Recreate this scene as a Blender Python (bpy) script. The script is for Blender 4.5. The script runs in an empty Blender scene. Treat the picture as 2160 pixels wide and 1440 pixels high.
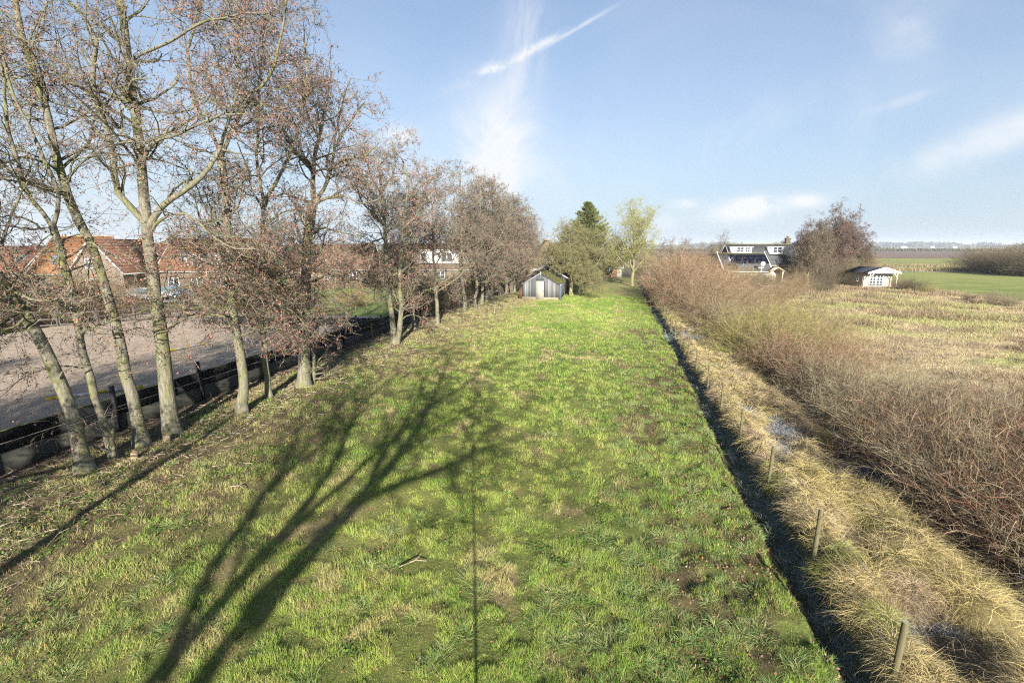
import bpy, math
import numpy as np
from mathutils import Vector
rng = np.random.default_rng(7)
scene = bpy.context.scene
C = scene.collection
# ------------------------------------------------------------------ camera
H = 6.3
TH = math.atan(200 / 960.0)
cam_d = bpy.data.cameras.new("Camera"); cam = bpy.data.objects.new("Camera", cam_d); C.objects.link(cam)
cam_d.sensor_width = 36; cam_d.lens = 16.0; cam_d.clip_start = 0.05; cam_d.clip_end = 30000
cam.location = (0, 0, H); cam.rotation_euler = (math.pi / 2 - TH, 0, 0)
scene.camera = cam
# ------------------------------------------------------------------ light
SUN_EL = math.radians(21.8); SX, SY = 0.09, -1.0           # horizontal direction towards the sun
SUN_STRENGTH = 5.0; SKY_STRENGTH = 0.0535
sd = bpy.data.lights.new("Sun", 'SUN'); sd.energy = SUN_STRENGTH; sd.angle = math.radians(0.53); sd.color = (1.0, 0.93, 0.82)
sun = bpy.data.objects.new("Sun", sd); C.objects.link(sun)
hl = math.hypot(SX, SY)
sun.rotation_euler = Vector((-SX / hl * math.cos(SUN_EL), -SY / hl * math.cos(SUN_EL), -math.sin(SUN_EL))).to_track_quat('-Z', 'Y').to_euler()
scene.view_settings.view_transform = 'Standard'; scene.view_settings.look = 'None'
scene.view_settings.exposure = 1.5; scene.view_settings.gamma = 1
scene.cycles.max_bounces = 5; scene.cycles.diffuse_bounces = 3; scene.cycles.transparent_max_bounces = 8
scene.cycles.use_denoising = False; scene.cycles.pixel_filter_type = 'BLACKMAN_HARRIS'; scene.cycles.filter_width = 1.15
scene.cycles.volume_bounces = 0; scene.cycles.volume_max_steps = 64

world = bpy.data.worlds.new("World"); scene.world = world; world.use_nodes = True
nt = world.node_tree; nt.nodes.clear()
def N(nt, t, **k):
    n = nt.nodes.new(t)
    for a, b in k.items(): setattr(n, a, b)
    return n
def L(nt, a, b): nt.links.new(a, b)
def mth(nt, op, a, b=None, c=None, clamp=False):
    n = N(nt, 'ShaderNodeMath', operation=op); n.use_clamp = clamp
    for i, v in enumerate((a, b, c)):
        if v is None: continue
        if isinstance(v, (int, float)): n.inputs[i].default_value = v
        else: L(nt, v, n.inputs[i])
    return n.outputs[0]
def mixc(nt, f, a, b, mode='MIX'):
    n = N(nt, 'ShaderNodeMix', data_type='RGBA', blend_type=mode)
    for s, v in ((n.inputs[0], f), (n.inputs[6], a), (n.inputs[7], b)):
        if isinstance(v, (int, float)): s.default_value = v
        elif isinstance(v, tuple): s.default_value = v if len(v) == 4 else v + (1,)
        else: L(nt, v, s)
    return n.outputs[2]
sky = N(nt, 'ShaderNodeTexSky', sky_type='NISHITA'); sky.sun_disc = False
sky.sun_elevation = SUN_EL; sky.sun_rotation = math.atan2(SX, SY) % (2 * math.pi)
sky.air_density = 1.0; sky.dust_density = 0.5; sky.ozone_density = 1.0; sky.altitude = 0
tc = N(nt, 'ShaderNodeTexCoord'); sp = N(nt, 'ShaderNodeSeparateXYZ'); L(nt, tc.outputs['Generated'], sp.inputs[0])
ysafe = mth(nt, 'MAXIMUM', sp.outputs[1], 0.05)
gx = mth(nt, 'DIVIDE', sp.outputs[0], ysafe); gz = mth(nt, 'DIVIDE', sp.outputs[2], ysafe)
front = mth(nt, 'GREATER_THAN', sp.outputs[1], 0.06)
cs, sn = math.cos(TH), math.sin(TH)
def gn(x, y):                     # compass direction of a cloud as (X/Y, Z/Y)
    u = (x - 1080) / 960; v = (720 - y) / 960
    d = cs + v * sn
    return u / d, (-sn + v * cs) / d
comb = N(nt, 'ShaderNodeCombineXYZ'); L(nt, gx, comb.inputs[0]); L(nt, gz, comb.inputs[1])
def noise(nt, vec, scale, detail=6, rough=.6, dist=0.0, sc=(1, 1, 1), rot=0):
    m = N(nt, 'ShaderNodeMapping'); L(nt, vec, m.inputs[0]); m.inputs[3].default_value = sc; m.inputs[2].default_value = (0, 0, rot)
    n = N(nt, 'ShaderNodeTexNoise'); L(nt, m.outputs[0], n.inputs[0]); n.inputs['Scale'].default_value = scale
    n.inputs['Detail'].default_value = detail; n.inputs['Roughness'].default_value = rough; n.inputs['Distortion'].default_value = dist
    return n.outputs[0]
def blob(cx, cy, sx, sy, rot, nz, amp, lo=.35, hi=.75):
    """soft cloud patch round a direction, broken up by noise nz"""
    dx = mth(nt, 'SUBTRACT', gx, cx); dz = mth(nt, 'SUBTRACT', gz, cy)
    c, s = math.cos(rot), math.sin(rot)
    a = mth(nt, 'ADD', mth(nt, 'MULTIPLY', dx, c / sx), mth(nt, 'MULTIPLY', dz, s / sx))
    b = mth(nt, 'ADD', mth(nt, 'MULTIPLY', dx, -s / sy), mth(nt, 'MULTIPLY', dz, c / sy))
    r2 = mth(nt, 'ADD', mth(nt, 'MULTIPLY', a, a), mth(nt, 'MULTIPLY', b, b))
    g = mth(nt, 'EXPONENT', mth(nt, 'MULTIPLY', r2, -1.0))
    mr = N(nt, 'ShaderNodeMapRange', interpolation_type='SMOOTHSTEP'); L(nt, nz, mr.inputs[0])
    mr.inputs[1].default_value = lo; mr.inputs[2].default_value = hi
    return mth(nt, 'MULTIPLY', mth(nt, 'MULTIPLY', g, mr.outputs[0]), amp)
nA = noise(nt, comb.outputs[0], 2.2, 5, .55, .6, (1, 2.0, 1), .5)
nB = noise(nt, comb.outputs[0], 14, 6, .62, .3)
nC = noise(nt, comb.outputs[0], 5.5, 8, .62, .7, (1.1, .75, 1), -.2)
parts = []
def addblob(px, py, w, h, rotdeg, nz, amp, lo=.35, hi=.75):
    x, z = gn(px, py); parts.append(blob(x, z, w / 960, h / 960, math.radians(rotdeg), nz, amp, lo, hi))
addblob(1120, 106, 85, 6.5, 25, nB, .8, .3, .62)       # contrail, thick middle
addblob(1045, 140, 75, 10, 23, nB, .6, .38, .6)
addblob(1225, 56, 60, 3.2, 28, nB, .5, .1, .5)
addblob(1045, 320, 80, 105, 12, nC, 1.1, .22, .62)       # tall veil below it
addblob(1105, 100, 40, 130, -8, nC, .6, .32, .62)
addblob(1000, 400, 300, 90, 10, nC, .45, .15, .8)
addblob(1570, 445, 75, 20, 5, nB, 1.1, .22, .55)         # small puffs
addblob(1700, 424, 38, 13, 0, nB, 1.0, .2, .55)
addblob(1590, 427, 34, 15, 0, nB, 1.0, .2, .5)
addblob(1438, 430, 28, 9, 0, nB, .8, .2, .55)
addblob(845, 285, 30, 18, 0, nB, .9, .2, .55)
addblob(1400, 470, 30, 20, 0, nB, .5, .3, .6)
addblob(2100, 290, 280, 34, 19, nA, .8, .25, .6)       # streak at the right
addblob(1900, 50, 50, 70, 40, nC, .3, .3, .7)
addblob(1850, 190, 170, 70, 60, nC, .22, .3, .75)
addblob(1900, 215, 70, 9, 18, nC, .25, .2, .6)
addblob(1580, 270, 150, 40, 28, nC, .25, .3, .7)
addblob(100, 420, 500, 160, 5, nC, .5, .1, .8)
tot = parts[0]
for p_ in parts[1:]: tot = mth(nt, 'ADD', tot, p_)
veil = mth(nt, 'MULTIPLY', mth(nt, 'POWER', nA, 2.0), .40)
horiz = mth(nt, 'MULTIPLY', mth(nt, 'EXPONENT', mth(nt, 'MULTIPLY', mth(nt, 'ABSOLUTE', sp.outputs[2]), -3.0)), .92)
tot = mth(nt, 'MULTIPLY', mth(nt, 'ADD', tot, veil), front)
tot = mth(nt, 'MINIMUM', tot, 1.0)
skyb = mixc(nt, horiz, mixc(nt, 1.0, sky.outputs[0], (.90, 1.0, 1.14), 'MULTIPLY'), (3.1, 3.95, 4.95))
CLOUD = (6.1, 6.3, 6.6)
skyc = mixc(nt, tot, skyb, CLOUD)
bg = N(nt, 'ShaderNodeBackground'); L(nt, skyc, bg.inputs[0]); bg.inputs[1].default_value = SKY_STRENGTH
wo = N(nt, 'ShaderNodeOutputWorld'); L(nt, bg.outputs[0], wo.inputs[0])

# ------------------------------------------------------------------ frames of reference
PH = math.radians(13); cp, spn = math.cos(PH), math.sin(PH)
def XY(w, s): return w * cp + s * spn, -w * spn + s * cp      # plot coordinates: w across, s along the strip
def WS(x, y): return x * cp - y * spn, x * spn + y * cp
def P(x, y, z=0.0):
    u = (x - 1080) / 960; v = (720 - y) / 960
    dz = -sn + v * cs; dy = cs + v * sn; t = (z - H) / dz
    return np.array([u * t, dy * t, z])
def Q(x, y, Y):
    u = (x - 1080) / 960; v = (720 - y) / 960
    dz = -sn + v * cs; dy = cs + v * sn; t = Y / dy
    return np.array([u * t, Y, H + dz * t])
def QZ(y, Y): return Q(1080, y, Y)[2]
def QX(x, Y, y=560): return Q(x, y, Y)[0]

def hsh(ix, iy, seed):
    n = (ix.astype(np.int64) * 374761393 + iy.astype(np.int64) * 668265263 + seed * 982451653) & 0x7fffffff
    n = ((n ^ (n >> 13)) * 1274126177) & 0x7fffffff
    n = (n ^ (n >> 16)) & 0xffff
    return n / 65535.0
def vn(x, y, seed=0):
    ix = np.floor(x); iy = np.floor(y); fx = x - ix; fy = y - iy
    fx = fx * fx * (3 - 2 * fx); fy = fy * fy * (3 - 2 * fy)
    a = hsh(ix, iy, seed); b = hsh(ix + 1, iy, seed); c = hsh(ix, iy + 1, seed); d = hsh(ix + 1, iy + 1, seed)
    return (a * (1 - fx) + b * fx) * (1 - fy) + (c * (1 - fx) + d * fx) * fy
def fbm(x, y, seed=0, o=4):
    r = 0; a = .5; t = 0
    for i in range(o):
        r = r + a * vn(x * 2 ** i + 17.3 * i, y * 2 ** i - 9.1 * i, seed + i); t += a; a *= .55
    return r / t
def sstep(a, b, x):
    t = np.clip((x - a) / (b - a), 0, 1); return t * t * (3 - 2 * t)
def nrm(v): return v / np.maximum(np.linalg.norm(v, axis=-1, keepdims=True), 1e-9)

def edge(s):
    return 3.32 + (fbm(s * .35, s * 0 + 3.3, 5) - .5) * .75 + (fbm(s * 1.3, s * 0 + 7.3, 6) - .5) * .4
def height(w, s):
    near = 1 - sstep(60, 110, s)
    e_ = edge(s)
    w2 = w
    h = (fbm(w * .9, s * .9, 11) - .5) * .10
    h = h + (fbm(w * 2.6, s * 2.6, 12) - .5) * .085 * (1 + 2.2 * sstep(-2, 1.5, w) * (1 - sstep(25, 45, s)))
    ditch = sstep(0, .28, w2 - e_) * (1 - sstep(3.9, 4.35, w2))
    h = h - ditch * .34 + ditch * (fbm(w * 3, s * 3, 14) - .5) * .2
    bank = sstep(4.0, 4.5, w) * (1 - sstep(6.0, 7.2, w))
    h = h + bank * (.12 + .30 * (fbm(w * 1.2, s * 1.1, 21) - .35))
    h = h - sstep(6.2, 7.0, w) * (1 - sstep(7.6, 8.6, w)) * .3
    h = h + sstep(9, 16, w) * (fbm(w * .22, s * .22, 31) - .5) * .5 * (1 - sstep(44, 60, w))
    h = h - sstep(-15.2, -16.3, w) * .08
    return h * near
def mixv(a, b, t): return a + (b - a) * t[..., None]
A = lambda *c: np.array(c, float)
GREEN, YGREEN, STRAW, MUD, THATCH = A(.155, .245, .042), A(.34, .385, .095), A(.46, .37, .19), A(.10, .068, .043), A(.29, .235, .125)
def lawncol(w, s):
    n1 = fbm(w * .25, s * .22, 41); n2 = fbm(w * .8, s * .7, 42); n3 = fbm(w * 2.7, s * 2.7, 43, 3)
    c = mixv(GREEN, YGREEN, sstep(.3, .72, n1 * .5 + n3 * .5))
    st = sstep(.50, .74, n2 * .62 + n3 * .38) * .75
    left = sstep(-6, -12.5, w + (n2 - .5) * 5)
    right = sstep(-.5, 2.4, w + (n2 - .5) * 2) * (1 - sstep(30, 48, s) * .4)
    c = mixv(c, THATCH, np.clip(st + left * .3 + left * sstep(.36, .60, n3 * .6 + n1 * .4) * .8, 0, 1))
    c = mixv(c, STRAW, sstep(.60, .70, n2 * .8 + n3 * .2) * .7)
    md = sstep(.46, .60, n3 * .6 + n2 * .4)
    c = mixv(c, MUD, np.clip(md * (right * .95 + left * .6), 0, 1))  # mud, made stronger at right to paint in shaded holes between tufts
    back = sstep(56, 66, s + (n2 - .5) * 8)                    # worn leaf litter at the far end
    c = mixv(c, A(.2, .15, .09), back * sstep(.3, .6, n3) * .8)
    return c
def fieldcol(w, s):
    n1 = fbm(w * .12, s * .2, 51); n2 = fbm(w * .5, s * .6, 52); n3 = fbm(w * 2.2, s * 2.2, 53, 3)
    c = mixv(A(.40, .325, .19), A(.31, .245, .155), sstep(.35, .65, n2))
    c = mixv(c, A(.34, .36, .13), sstep(.46, .64, n1) * .65)
    c = mixv(c, A(.16, .12, .085), sstep(.62, .8, n3 * .6 + n2 * .4) * .7)
    return c
def wb(s): return 20 + .42 * np.clip(s, 0, 62)
def gcol(w, s):
    n2 = fbm(w * .6, s * .6, 61)
    c = lawncol(w, s)
    di = sstep(.0, .12, w - edge(s)) * (1 - sstep(4.0, 4.3, w))
    c = mixv(c, mixv(A(.06, .06, .035), A(.20, .22, .25), sstep(.40, .62, fbm(w * 5, s * 4, 62, 3)) * .8 * sstep(.35, .55, w - edge(s))), di)
    ro = sstep(4.0, 4.3, w)
    rc = mixv(A(.10, .085, .06), A(.19, .205, .225), sstep(.46, .66, fbm(w * 1.1, s * .9, 63, 3)))
    c = mixv(c, rc, ro)
    c = mixv(c, A(.10, .075, .05), sstep(6.5, 7.5, w))
    c = mixv(c, fieldcol(w, s), sstep(10.0, 12.5, w + (n2 - .5) * 3))
    far = sstep(0, 3, w - wb(s) + (n2 - .5) * 6) + sstep(92, 98, s) * sstep(20, 24, w)
    big = fbm(w * .02, s * .05, 71); fine = fbm(w * .3, s * .9, 72)
    gr = mixv(A(.15, .19, .055), A(.24, .25, .085), sstep(.35, .65, big * .5 + fine * .5))
    c = mixv(c, gr, np.clip(far, 0, 1))
    lf = sstep(-15.6, -16.8, w)
    lc = mixv(A(.15, .21, .06), A(.19, .18, .085), sstep(.4, .7, fbm(w * .15, s * .2, 73)))
    c = mixv(c, lc, lf * sstep(10, 30, s - (w + 17) * -.2))
    c = mixv(c, A(.12, .095, .065), sstep(-14.8, -15.8, w) * (1 - sstep(-17.5, -18.5, w)))
    gard = sstep(78, 86, s) * sstep(-40, -30, w) * (1 - sstep(10, 20, w))
    c = mixv(c, A(.15, .15, .07), gard * .6)
    return c

# ------------------------------------------------------------------ mesh helpers
def link(o, parent=None):
    C.objects.link(o)
    if parent is not None: o.parent = parent
    return o
def tag(o, label=None, cat=None, group=None, kind=None):
    if label: o['label'] = label
    if cat: o['category'] = cat
    if group: o['group'] = group
    if kind: o['kind'] = kind
    return o
def empty(name, loc, rz=0.0, sc=1.0):
    o = bpy.data.objects.new(name, None); C.objects.link(o); o.location = tuple(map(float, loc)); o.rotation_euler = (0, 0, rz)
    o.scale = (sc, sc, sc); o.empty_display_size = .3
    return o
class MB:
    def __init__(s): s.v = []; s.c = []; s.q = []; s.t = []; s.n = 0
    def add(s, v, q=None, t=None, c=(.5, .5, .5)):
        v = np.asarray(v, float).reshape(-1, 3); m = len(v)
        c = np.asarray(c, float)
        if c.ndim == 1: c = np.tile(c, (m, 1))
        s.v.append(v); s.c.append(c)
        if q is not None and len(q): s.q.append(np.asarray(q, np.int64) + s.n)
        if t is not None and len(t): s.t.append(np.asarray(t, np.int64) + s.n)
        s.n += m
        return s
    def box(s, a, b, c=(.5, .5, .5), rot=0.0, piv=(0, 0)):
        (x0, y0, z0), (x1, y1, z1) = a, b
        v = np.array([(x0, y0, z0), (x1, y0, z0), (x1, y1, z0), (x0, y1, z0), (x0, y0, z1), (x1, y0, z1), (x1, y1, z1), (x0, y1, z1)], float)
        return s.add(v, [(0, 3, 2, 1), (4, 5, 6, 7), (0, 1, 5, 4), (1, 2, 6, 5), (2, 3, 7, 6), (3, 0, 4, 7)], c=c)
    def bar(s, p, q, w, h, c=(.5, .5, .5)):
        p = np.array(p, float); q = np.array(q, float); d = nrm(q - p)
        up = np.array([0, 0, 1.]) if abs(d[2]) < .9 else np.array([0, 1., 0])
        a = nrm(np.cross(d, up)); b = np.cross(a, d)
        v = [o + a * i * w / 2 + b * j * h / 2 for o in (p, q) for i, j in ((-1, -1), (1, -1), (1, 1), (-1, 1))]
        return s.add(v, [(3, 2, 1, 0), (4, 5, 6, 7), (0, 1, 5, 4), (1, 2, 6, 5), (2, 3, 7, 6), (3, 0, 4, 7)], c=c)
    def slab(s, pts, th, c=(.5, .5, .5)):
        """quad (4 points, outward order) given thickness along its normal"""
        p = np.array(pts, float); n = nrm(np.cross(p[1] - p[0], p[2] - p[0])); q = p - n * th
        return s.add(np.vstack([p, q]), [(0, 1, 2, 3), (7, 6, 5, 4), (0, 4, 5, 1), (1, 5, 6, 2), (2, 6, 7, 3), (3, 7, 4, 0)], c=c)
    def tubes(s, Pt, R, sides=4, c=(.5, .5, .5), rough=0.0, cap=False):
        Pt = np.asarray(Pt, float); R = np.asarray(R, float); n, K, _ = Pt.shape
        T = np.gradient(Pt, axis=1); T = nrm(T)
        ref = np.where(np.abs(T[:, :1, 2:3]) < .8, np.array([0, 0, 1.]), np.array([1., 0, 0]))
        ref = np.broadcast_to(ref, T.shape)
        a = nrm(np.cross(T, ref)); b = np.cross(T, a)
        an = np.arange(sides) / sides * 2 * np.pi
        rr = R[:, :, None] * (1 + (rng.normal(0, rough, (n, K, sides)) if rough else 0))
        V = Pt[:, :, None, :] + rr[..., None] * (a[:, :, None, :] * np.cos(an)[None, None, :, None] + b[:, :, None, :] * np.sin(an)[None, None, :, None])
        idx = np.arange(n * K * sides).reshape(n, K, sides); nx = np.roll(idx, -1, axis=2)
        q = np.stack([idx[:, :-1], nx[:, :-1], nx[:, 1:], idx[:, 1:]], -1).reshape(-1, 4)
        c = np.asarray(c, float)
        if c.ndim == 2: c = np.repeat(c, K * sides, axis=0)
        s.add(V.reshape(-1, 3), q[:, ::-1], c=c)
        return s
    def ribbons(s, Pt, W, c, taper=True):
        n, K, _ = Pt.shape; T = nrm(np.gradient(Pt, axis=1))
        sd = nrm(np.cross(T, nrm(rng.normal(0, 1, (n, 1, 3)))))
        tp = np.linspace(1, .12, K)[None, :, None] if taper else 1.0
        o = sd * (np.asarray(W).reshape(-1, 1, 1) * .5) * tp
        V = np.stack([Pt - o, Pt + o], 2)
        idx = np.arange(n * K * 2).reshape(n, K, 2)
        q = np.stack([idx[:, :-1, 0], idx[:, :-1, 1], idx[:, 1:, 1], idx[:, 1:, 0]], -1).reshape(-1, 4)
        c = np.asarray(c, float)
        if c.ndim == 2 and len(c) == n: c = np.repeat(c, K * 2, axis=0)
        s.add(V.reshape(-1, 3), q, c=c); return s
    def spikes(s, B, D, W, c):
        """one thin triangle each, from B along D"""
        n = len(B); sd = nrm(np.cross(D, rng.normal(0, 1, (n, 3)))) * (np.asarray(W).reshape(-1, 1) * .5)
        V = np.stack([B - sd, B + sd, B + D], 1)
        c = np.asarray(c, float)
        if c.ndim == 2: c = np.repeat(c, 3, axis=0)
        s.add(V.reshape(-1, 3), t=np.arange(n * 3).reshape(n, 3), c=c); return s
    def flakes(s, B, size, c, hang=0.0):
        n = len(B); a = nrm(rng.normal(0, 1, (n, 3))); a[:, 2] -= hang; a = nrm(a)
        b = nrm(np.cross(a, rng.normal(0, 1, (n, 3))))
        size = np.asarray(size).reshape(-1, 1)
        V = np.stack([B, B + (a * .5 + b * .35) * size, B + a * size, B + (a * .5 - b * .35) * size], 1)
        c = np.asarray(c, float)
        if c.ndim == 2: c = np.repeat(c, 4, axis=0)
        s.add(V.reshape(-1, 3), q=np.arange(n * 4).reshape(n, 4), c=c); return s
    def mesh(s, name, mat, smooth=False):
        me = bpy.data.meshes.new(name)
        v = np.vstack(s.v).astype(np.float32); col = np.vstack(s.c)
        q = np.vstack(s.q) if s.q else np.zeros((0, 4), np.int64); t = np.vstack(s.t) if s.t else np.zeros((0, 3), np.int64)
        me.vertices.add(len(v)); me.vertices.foreach_set('co', v.ravel())
        nl = len(q) * 4 + len(t) * 3; me.loops.add(nl)
        me.loops.foreach_set('vertex_index', np.concatenate([q.ravel(), t.ravel()]).astype(np.int32))
        me.polygons.add(len(q) + len(t))
        st = np.concatenate([np.arange(len(q)) * 4, len(q) * 4 + np.arange(len(t)) * 3]).astype(np.int32)
        me.polygons.foreach_set('loop_start', st)
        if smooth: me.polygons.foreach_set('use_smooth', np.ones(len(st), bool))
        me.update(calc_edges=True)
        at = me.color_attributes.new('col', 'FLOAT_COLOR', 'POINT')
        at.data.foreach_set('color', np.hstack([col, np.ones((len(col), 1))]).astype(np.float32).ravel())
        me.materials.append(mat)
        return me
    def build(s, name, mat, parent=None, smooth=False):
        return link(bpy.data.objects.new(name, s.mesh(name, mat, smooth)), parent)

# ------------------------------------------------------------------ materials
def newmat(name):
    m = bpy.data.materials.new(name); m.use_nodes = True; t = m.node_tree; t.nodes.clear()
    out = N(t, 'ShaderNodeOutputMaterial'); b = N(t, 'ShaderNodeBsdfPrincipled'); L(t, b.outputs[0], out.inputs[0])
    b.inputs['Roughness'].default_value = .8; b.inputs['Specular IOR Level'].default_value = .25
    return m, t, b, out
def m_attr(name, rough=.85, var=.35, scale=6.0, trans=0.0, bump=0.0, stretch=(1, 1, 1), spec=.2):
    """colour from the mesh's own 'col', broken up by noise"""
    m, t, b, out = newmat(name)
    a = N(t, 'ShaderNodeAttribute'); a.attribute_name = 'col'
    tcn = N(t, 'ShaderNodeTexCoord'); nz = noise(t, tcn.outputs['Object'], scale, 5, .65, 0, stretch)
    k = mth(t, 'MULTIPLY_ADD', nz, 2 * var, 1 - var)
    mx = N(t, 'ShaderNodeVectorMath', operation='SCALE'); L(t, a.outputs['Color'], mx.inputs[0]); L(t, k, mx.inputs['Scale'])
    L(t, mx.outputs[0], b.inputs['Base Color']); b.inputs['Roughness'].default_value = rough; b.inputs['Specular IOR Level'].default_value = spec
    if bump:
        bn = N(t, 'ShaderNodeBump'); bn.inputs['Strength'].default_value = bump; bn.inputs['Distance'].default_value = .03; L(t, nz, bn.inputs['Height']); L(t, bn.outputs[0], b.inputs['Normal'])
    if trans:
        tr = N(t, 'ShaderNodeBsdfTranslucent'); L(t, mx.outputs[0], tr.inputs[0]); ms = N(t, 'ShaderNodeMixShader'); ms.inputs[0].default_value = trans
        L(t, b.outputs[0], ms.inputs[1]); L(t, tr.outputs[0], ms.inputs[2]); L(t, ms.outputs[0], out.inputs[0])
    return m
M_blade = m_attr('grass_blades', .6, .15, 3, .3, spec=.3)
M_straw = m_attr('straw', .7, .25, 2, .25)
M_twig = m_attr('twigs', .85, .3, 3)
M_leaf = m_attr('fallen_leaf', .7, .3, 8)
M_plain = m_attr('painted', .6, .12, 4, bump=.05)
M_wood = m_attr('weathered_wood', .85, .45, 5, bump=.4, stretch=(6, 6, .6))
M_tile = m_attr('roof_tiles', .8, .45, 3, bump=.3)
M_brick = m_attr('brickwork', .85, .3, 9, bump=.2)
M_glass = m_attr('window_glass', .12, .1, 2, spec=.8)
M_panel = m_attr('solar_glass', .6, .1, 2, spec=.12)
M_carp = m_attr('car_paint', .25, .05, 2, spec=.6)
# bark: cracks along the stem, moss patches
m, t, b, out = newmat('bark'); tcn = N(t, 'ShaderNodeTexCoord'); o_ = tcn.outputs['Object']
a = N(t, 'ShaderNodeAttribute'); a.attribute_name = 'col'
n1 = noise(t, o_, 13, 7, .74, .4, (1, 1, .2)); n2 = noise(t, o_, 1.6, 4, .6, .5, (1, 1, .5)); n3 = noise(t, o_, 9, 4, .65)
sc_ = N(t, 'ShaderNodeVectorMath', operation='SCALE'); L(t, a.outputs['Color'], sc_.inputs[0]); L(t, mth(t, 'MULTIPLY_ADD', n1, 3.2, -.55), sc_.inputs['Scale'])
mo = N(t, 'ShaderNodeMapRange', interpolation_type='SMOOTHSTEP'); L(t, mth(t, 'ADD', mth(t, 'MULTIPLY', n2, .7), mth(t, 'MULTIPLY', n3, .3)), mo.inputs[0]); mo.inputs[1].default_value = .46; mo.inputs[2].default_value = .60
c1 = mixc(t, mth(t, 'MULTIPLY', mo.outputs[0], .75), sc_.outputs[0], (.14, .15, .04))
li = N(t, 'ShaderNodeMapRange'); L(t, n3, li.inputs[0]); li.inputs[1].default_value = .58; li.inputs[2].default_value = .68
c1 = mixc(t, mth(t, 'MULTIPLY', li.outputs[0], .35), c1, (.30, .29, .23))
L(t, c1, b.inputs['Base Color']); b.inputs['Roughness'].default_value = .9
bn = N(t, 'ShaderNodeBump'); bn.inputs['Strength'].default_value = 1.0; bn.inputs['Distance'].default_value = .05; L(t, n1, bn.inputs['Height']); L(t, bn.outputs[0], b.inputs['Normal'])
M_bark = m
# ground
m, t, b, out = newmat('ground'); geo = N(t, 'ShaderNodeNewGeometry'); a = N(t, 'ShaderNodeAttribute'); a.attribute_name = 'col'
n1 = noise(t, geo.outputs['Position'], 13, 9, .78); n2 = noise(t, geo.outputs['Position'], .35, 5, .6)
k = mth(t, 'MULTIPLY', mth(t, 'MULTIPLY_ADD', n1, 2.0, .0), mth(t, 'MULTIPLY_ADD', n2, .5, .75))
mx = N(t, 'ShaderNodeVectorMath', operation='SCALE'); L(t, a.outputs['Color'], mx.inputs[0]); L(t, k, mx.inputs['Scale']); L(t, mx.outputs[0], b.inputs['Base Color'])
b.inputs['Roughness'].default_value = .95; b.inputs['Specular IOR Level'].default_value = .1
bn = N(t, 'ShaderNodeBump'); bn.inputs['Strength'].default_value = .7; bn.inputs['Distance'].default_value = .06; L(t, n1, bn.inputs['Height']); L(t, bn.outputs[0], b.inputs['Normal'])
M_ground = m
# riding sand: hoof churned
m, t, b, out = newmat('riding_sand'); geo = N(t, 'ShaderNodeNewGeometry')
n1 = noise(t, geo.outputs['Position'], 3.2, 8, .75, .8); n2 = noise(t, geo.outputs['Position'], .4, 4, .6)
c1 = mixc(t, n1, (.20, .145, .10), (.58, .47, .35)); c1 = mixc(t, mth(t, 'MULTIPLY', n2, .6), c1, (.36, .30, .25))
L(t, c1, b.inputs['Base Color']); b.inputs['Roughness'].default_value = .95
bn = N(t, 'ShaderNodeBump'); bn.inputs['Strength'].default_value = 1.0; bn.inputs['Distance'].default_value = .16; L(t, n1, bn.inputs['Height']); L(t, bn.outputs[0], b.inputs['Normal'])
M_sand = m

# ------------------------------------------------------------------ ground sheet
def lines(segs, far):
    o = []
    for a_, b_, st in segs: o += list(np.arange(a_, b_, st))
    o.append(segs[-1][1]); x = segs[-1][1]; d = segs[-1][2]
    while x < far: d *= 1.35; x += d; o.append(x)
    return o
pos = lines([(-17, 12, .12), (12, 62, .5)], 9000); neg = lines([(17, 60, .8)], 9000)
wl = np.array(sorted([-v for v in neg[1:]] + pos))
sl = np.array([-400, -150, -60, -25, -12, -5, 0, 3.5] + lines([(4, 42, .14), (42, 112, .5)], 12000))
WW, SS = np.meshgrid(wl, sl)
XX, YY = XY(WW, SS); ZZ = height(WW, SS)
gc = gcol(WW, SS)
lawnmask = (sstep(-15.5, -14.8, WW) * (1 - sstep(.0, .12, WW - edge(SS))) * (1 - sstep(20, 50, SS)))
gc = gc * (1 - .64 * lawnmask[..., None]) + A(.04, .032, .018) * .9 * lawnmask[..., None]      # soil showing under the blades
nw, ns = len(wl), len(sl); idx = np.arange(nw * ns).reshape(ns, nw)
q = np.stack([idx[:-1, :-1], idx[:-1, 1:], idx[1:, 1:], idx[1:, :-1]], -1).reshape(-1, 4)
mb = MB(); mb.add(np.stack([XX, YY, ZZ], -1).reshape(-1, 3), q, c=gc.reshape(-1, 3))
tag(mb.build('ground', M_ground, smooth=True), kind='structure')

def sheet(name, pts, z, mat, col, kind='structure'):
    mb = MB(); v = [(x, y, z) for x, y in pts]; mb.add(v, [tuple(range(4))], c=col)
    return tag(mb.build(name, mat), kind=kind)
sheet('ploughed_field', [(-300, 262), (2200, 215), (3000, 760), (-500, 900)], .05, M_ground, (.17, .125, .10))
sheet('farm_track', [(70, 117), (400, 104), (400, 107), (70, 119.4)], .05, M_ground, (.30, .30, .29))
sheet('field_ditch', [(70, 152), (600, 128), (600, 132), (70, 155)], .04, M_ground, (.10, .10, .06))
sheet('village_road', [(-110, 50), (-30, 52.2), (-30, 54.6), (-110, 53)], .05, M_ground, (.33, .31, .28))
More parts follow.
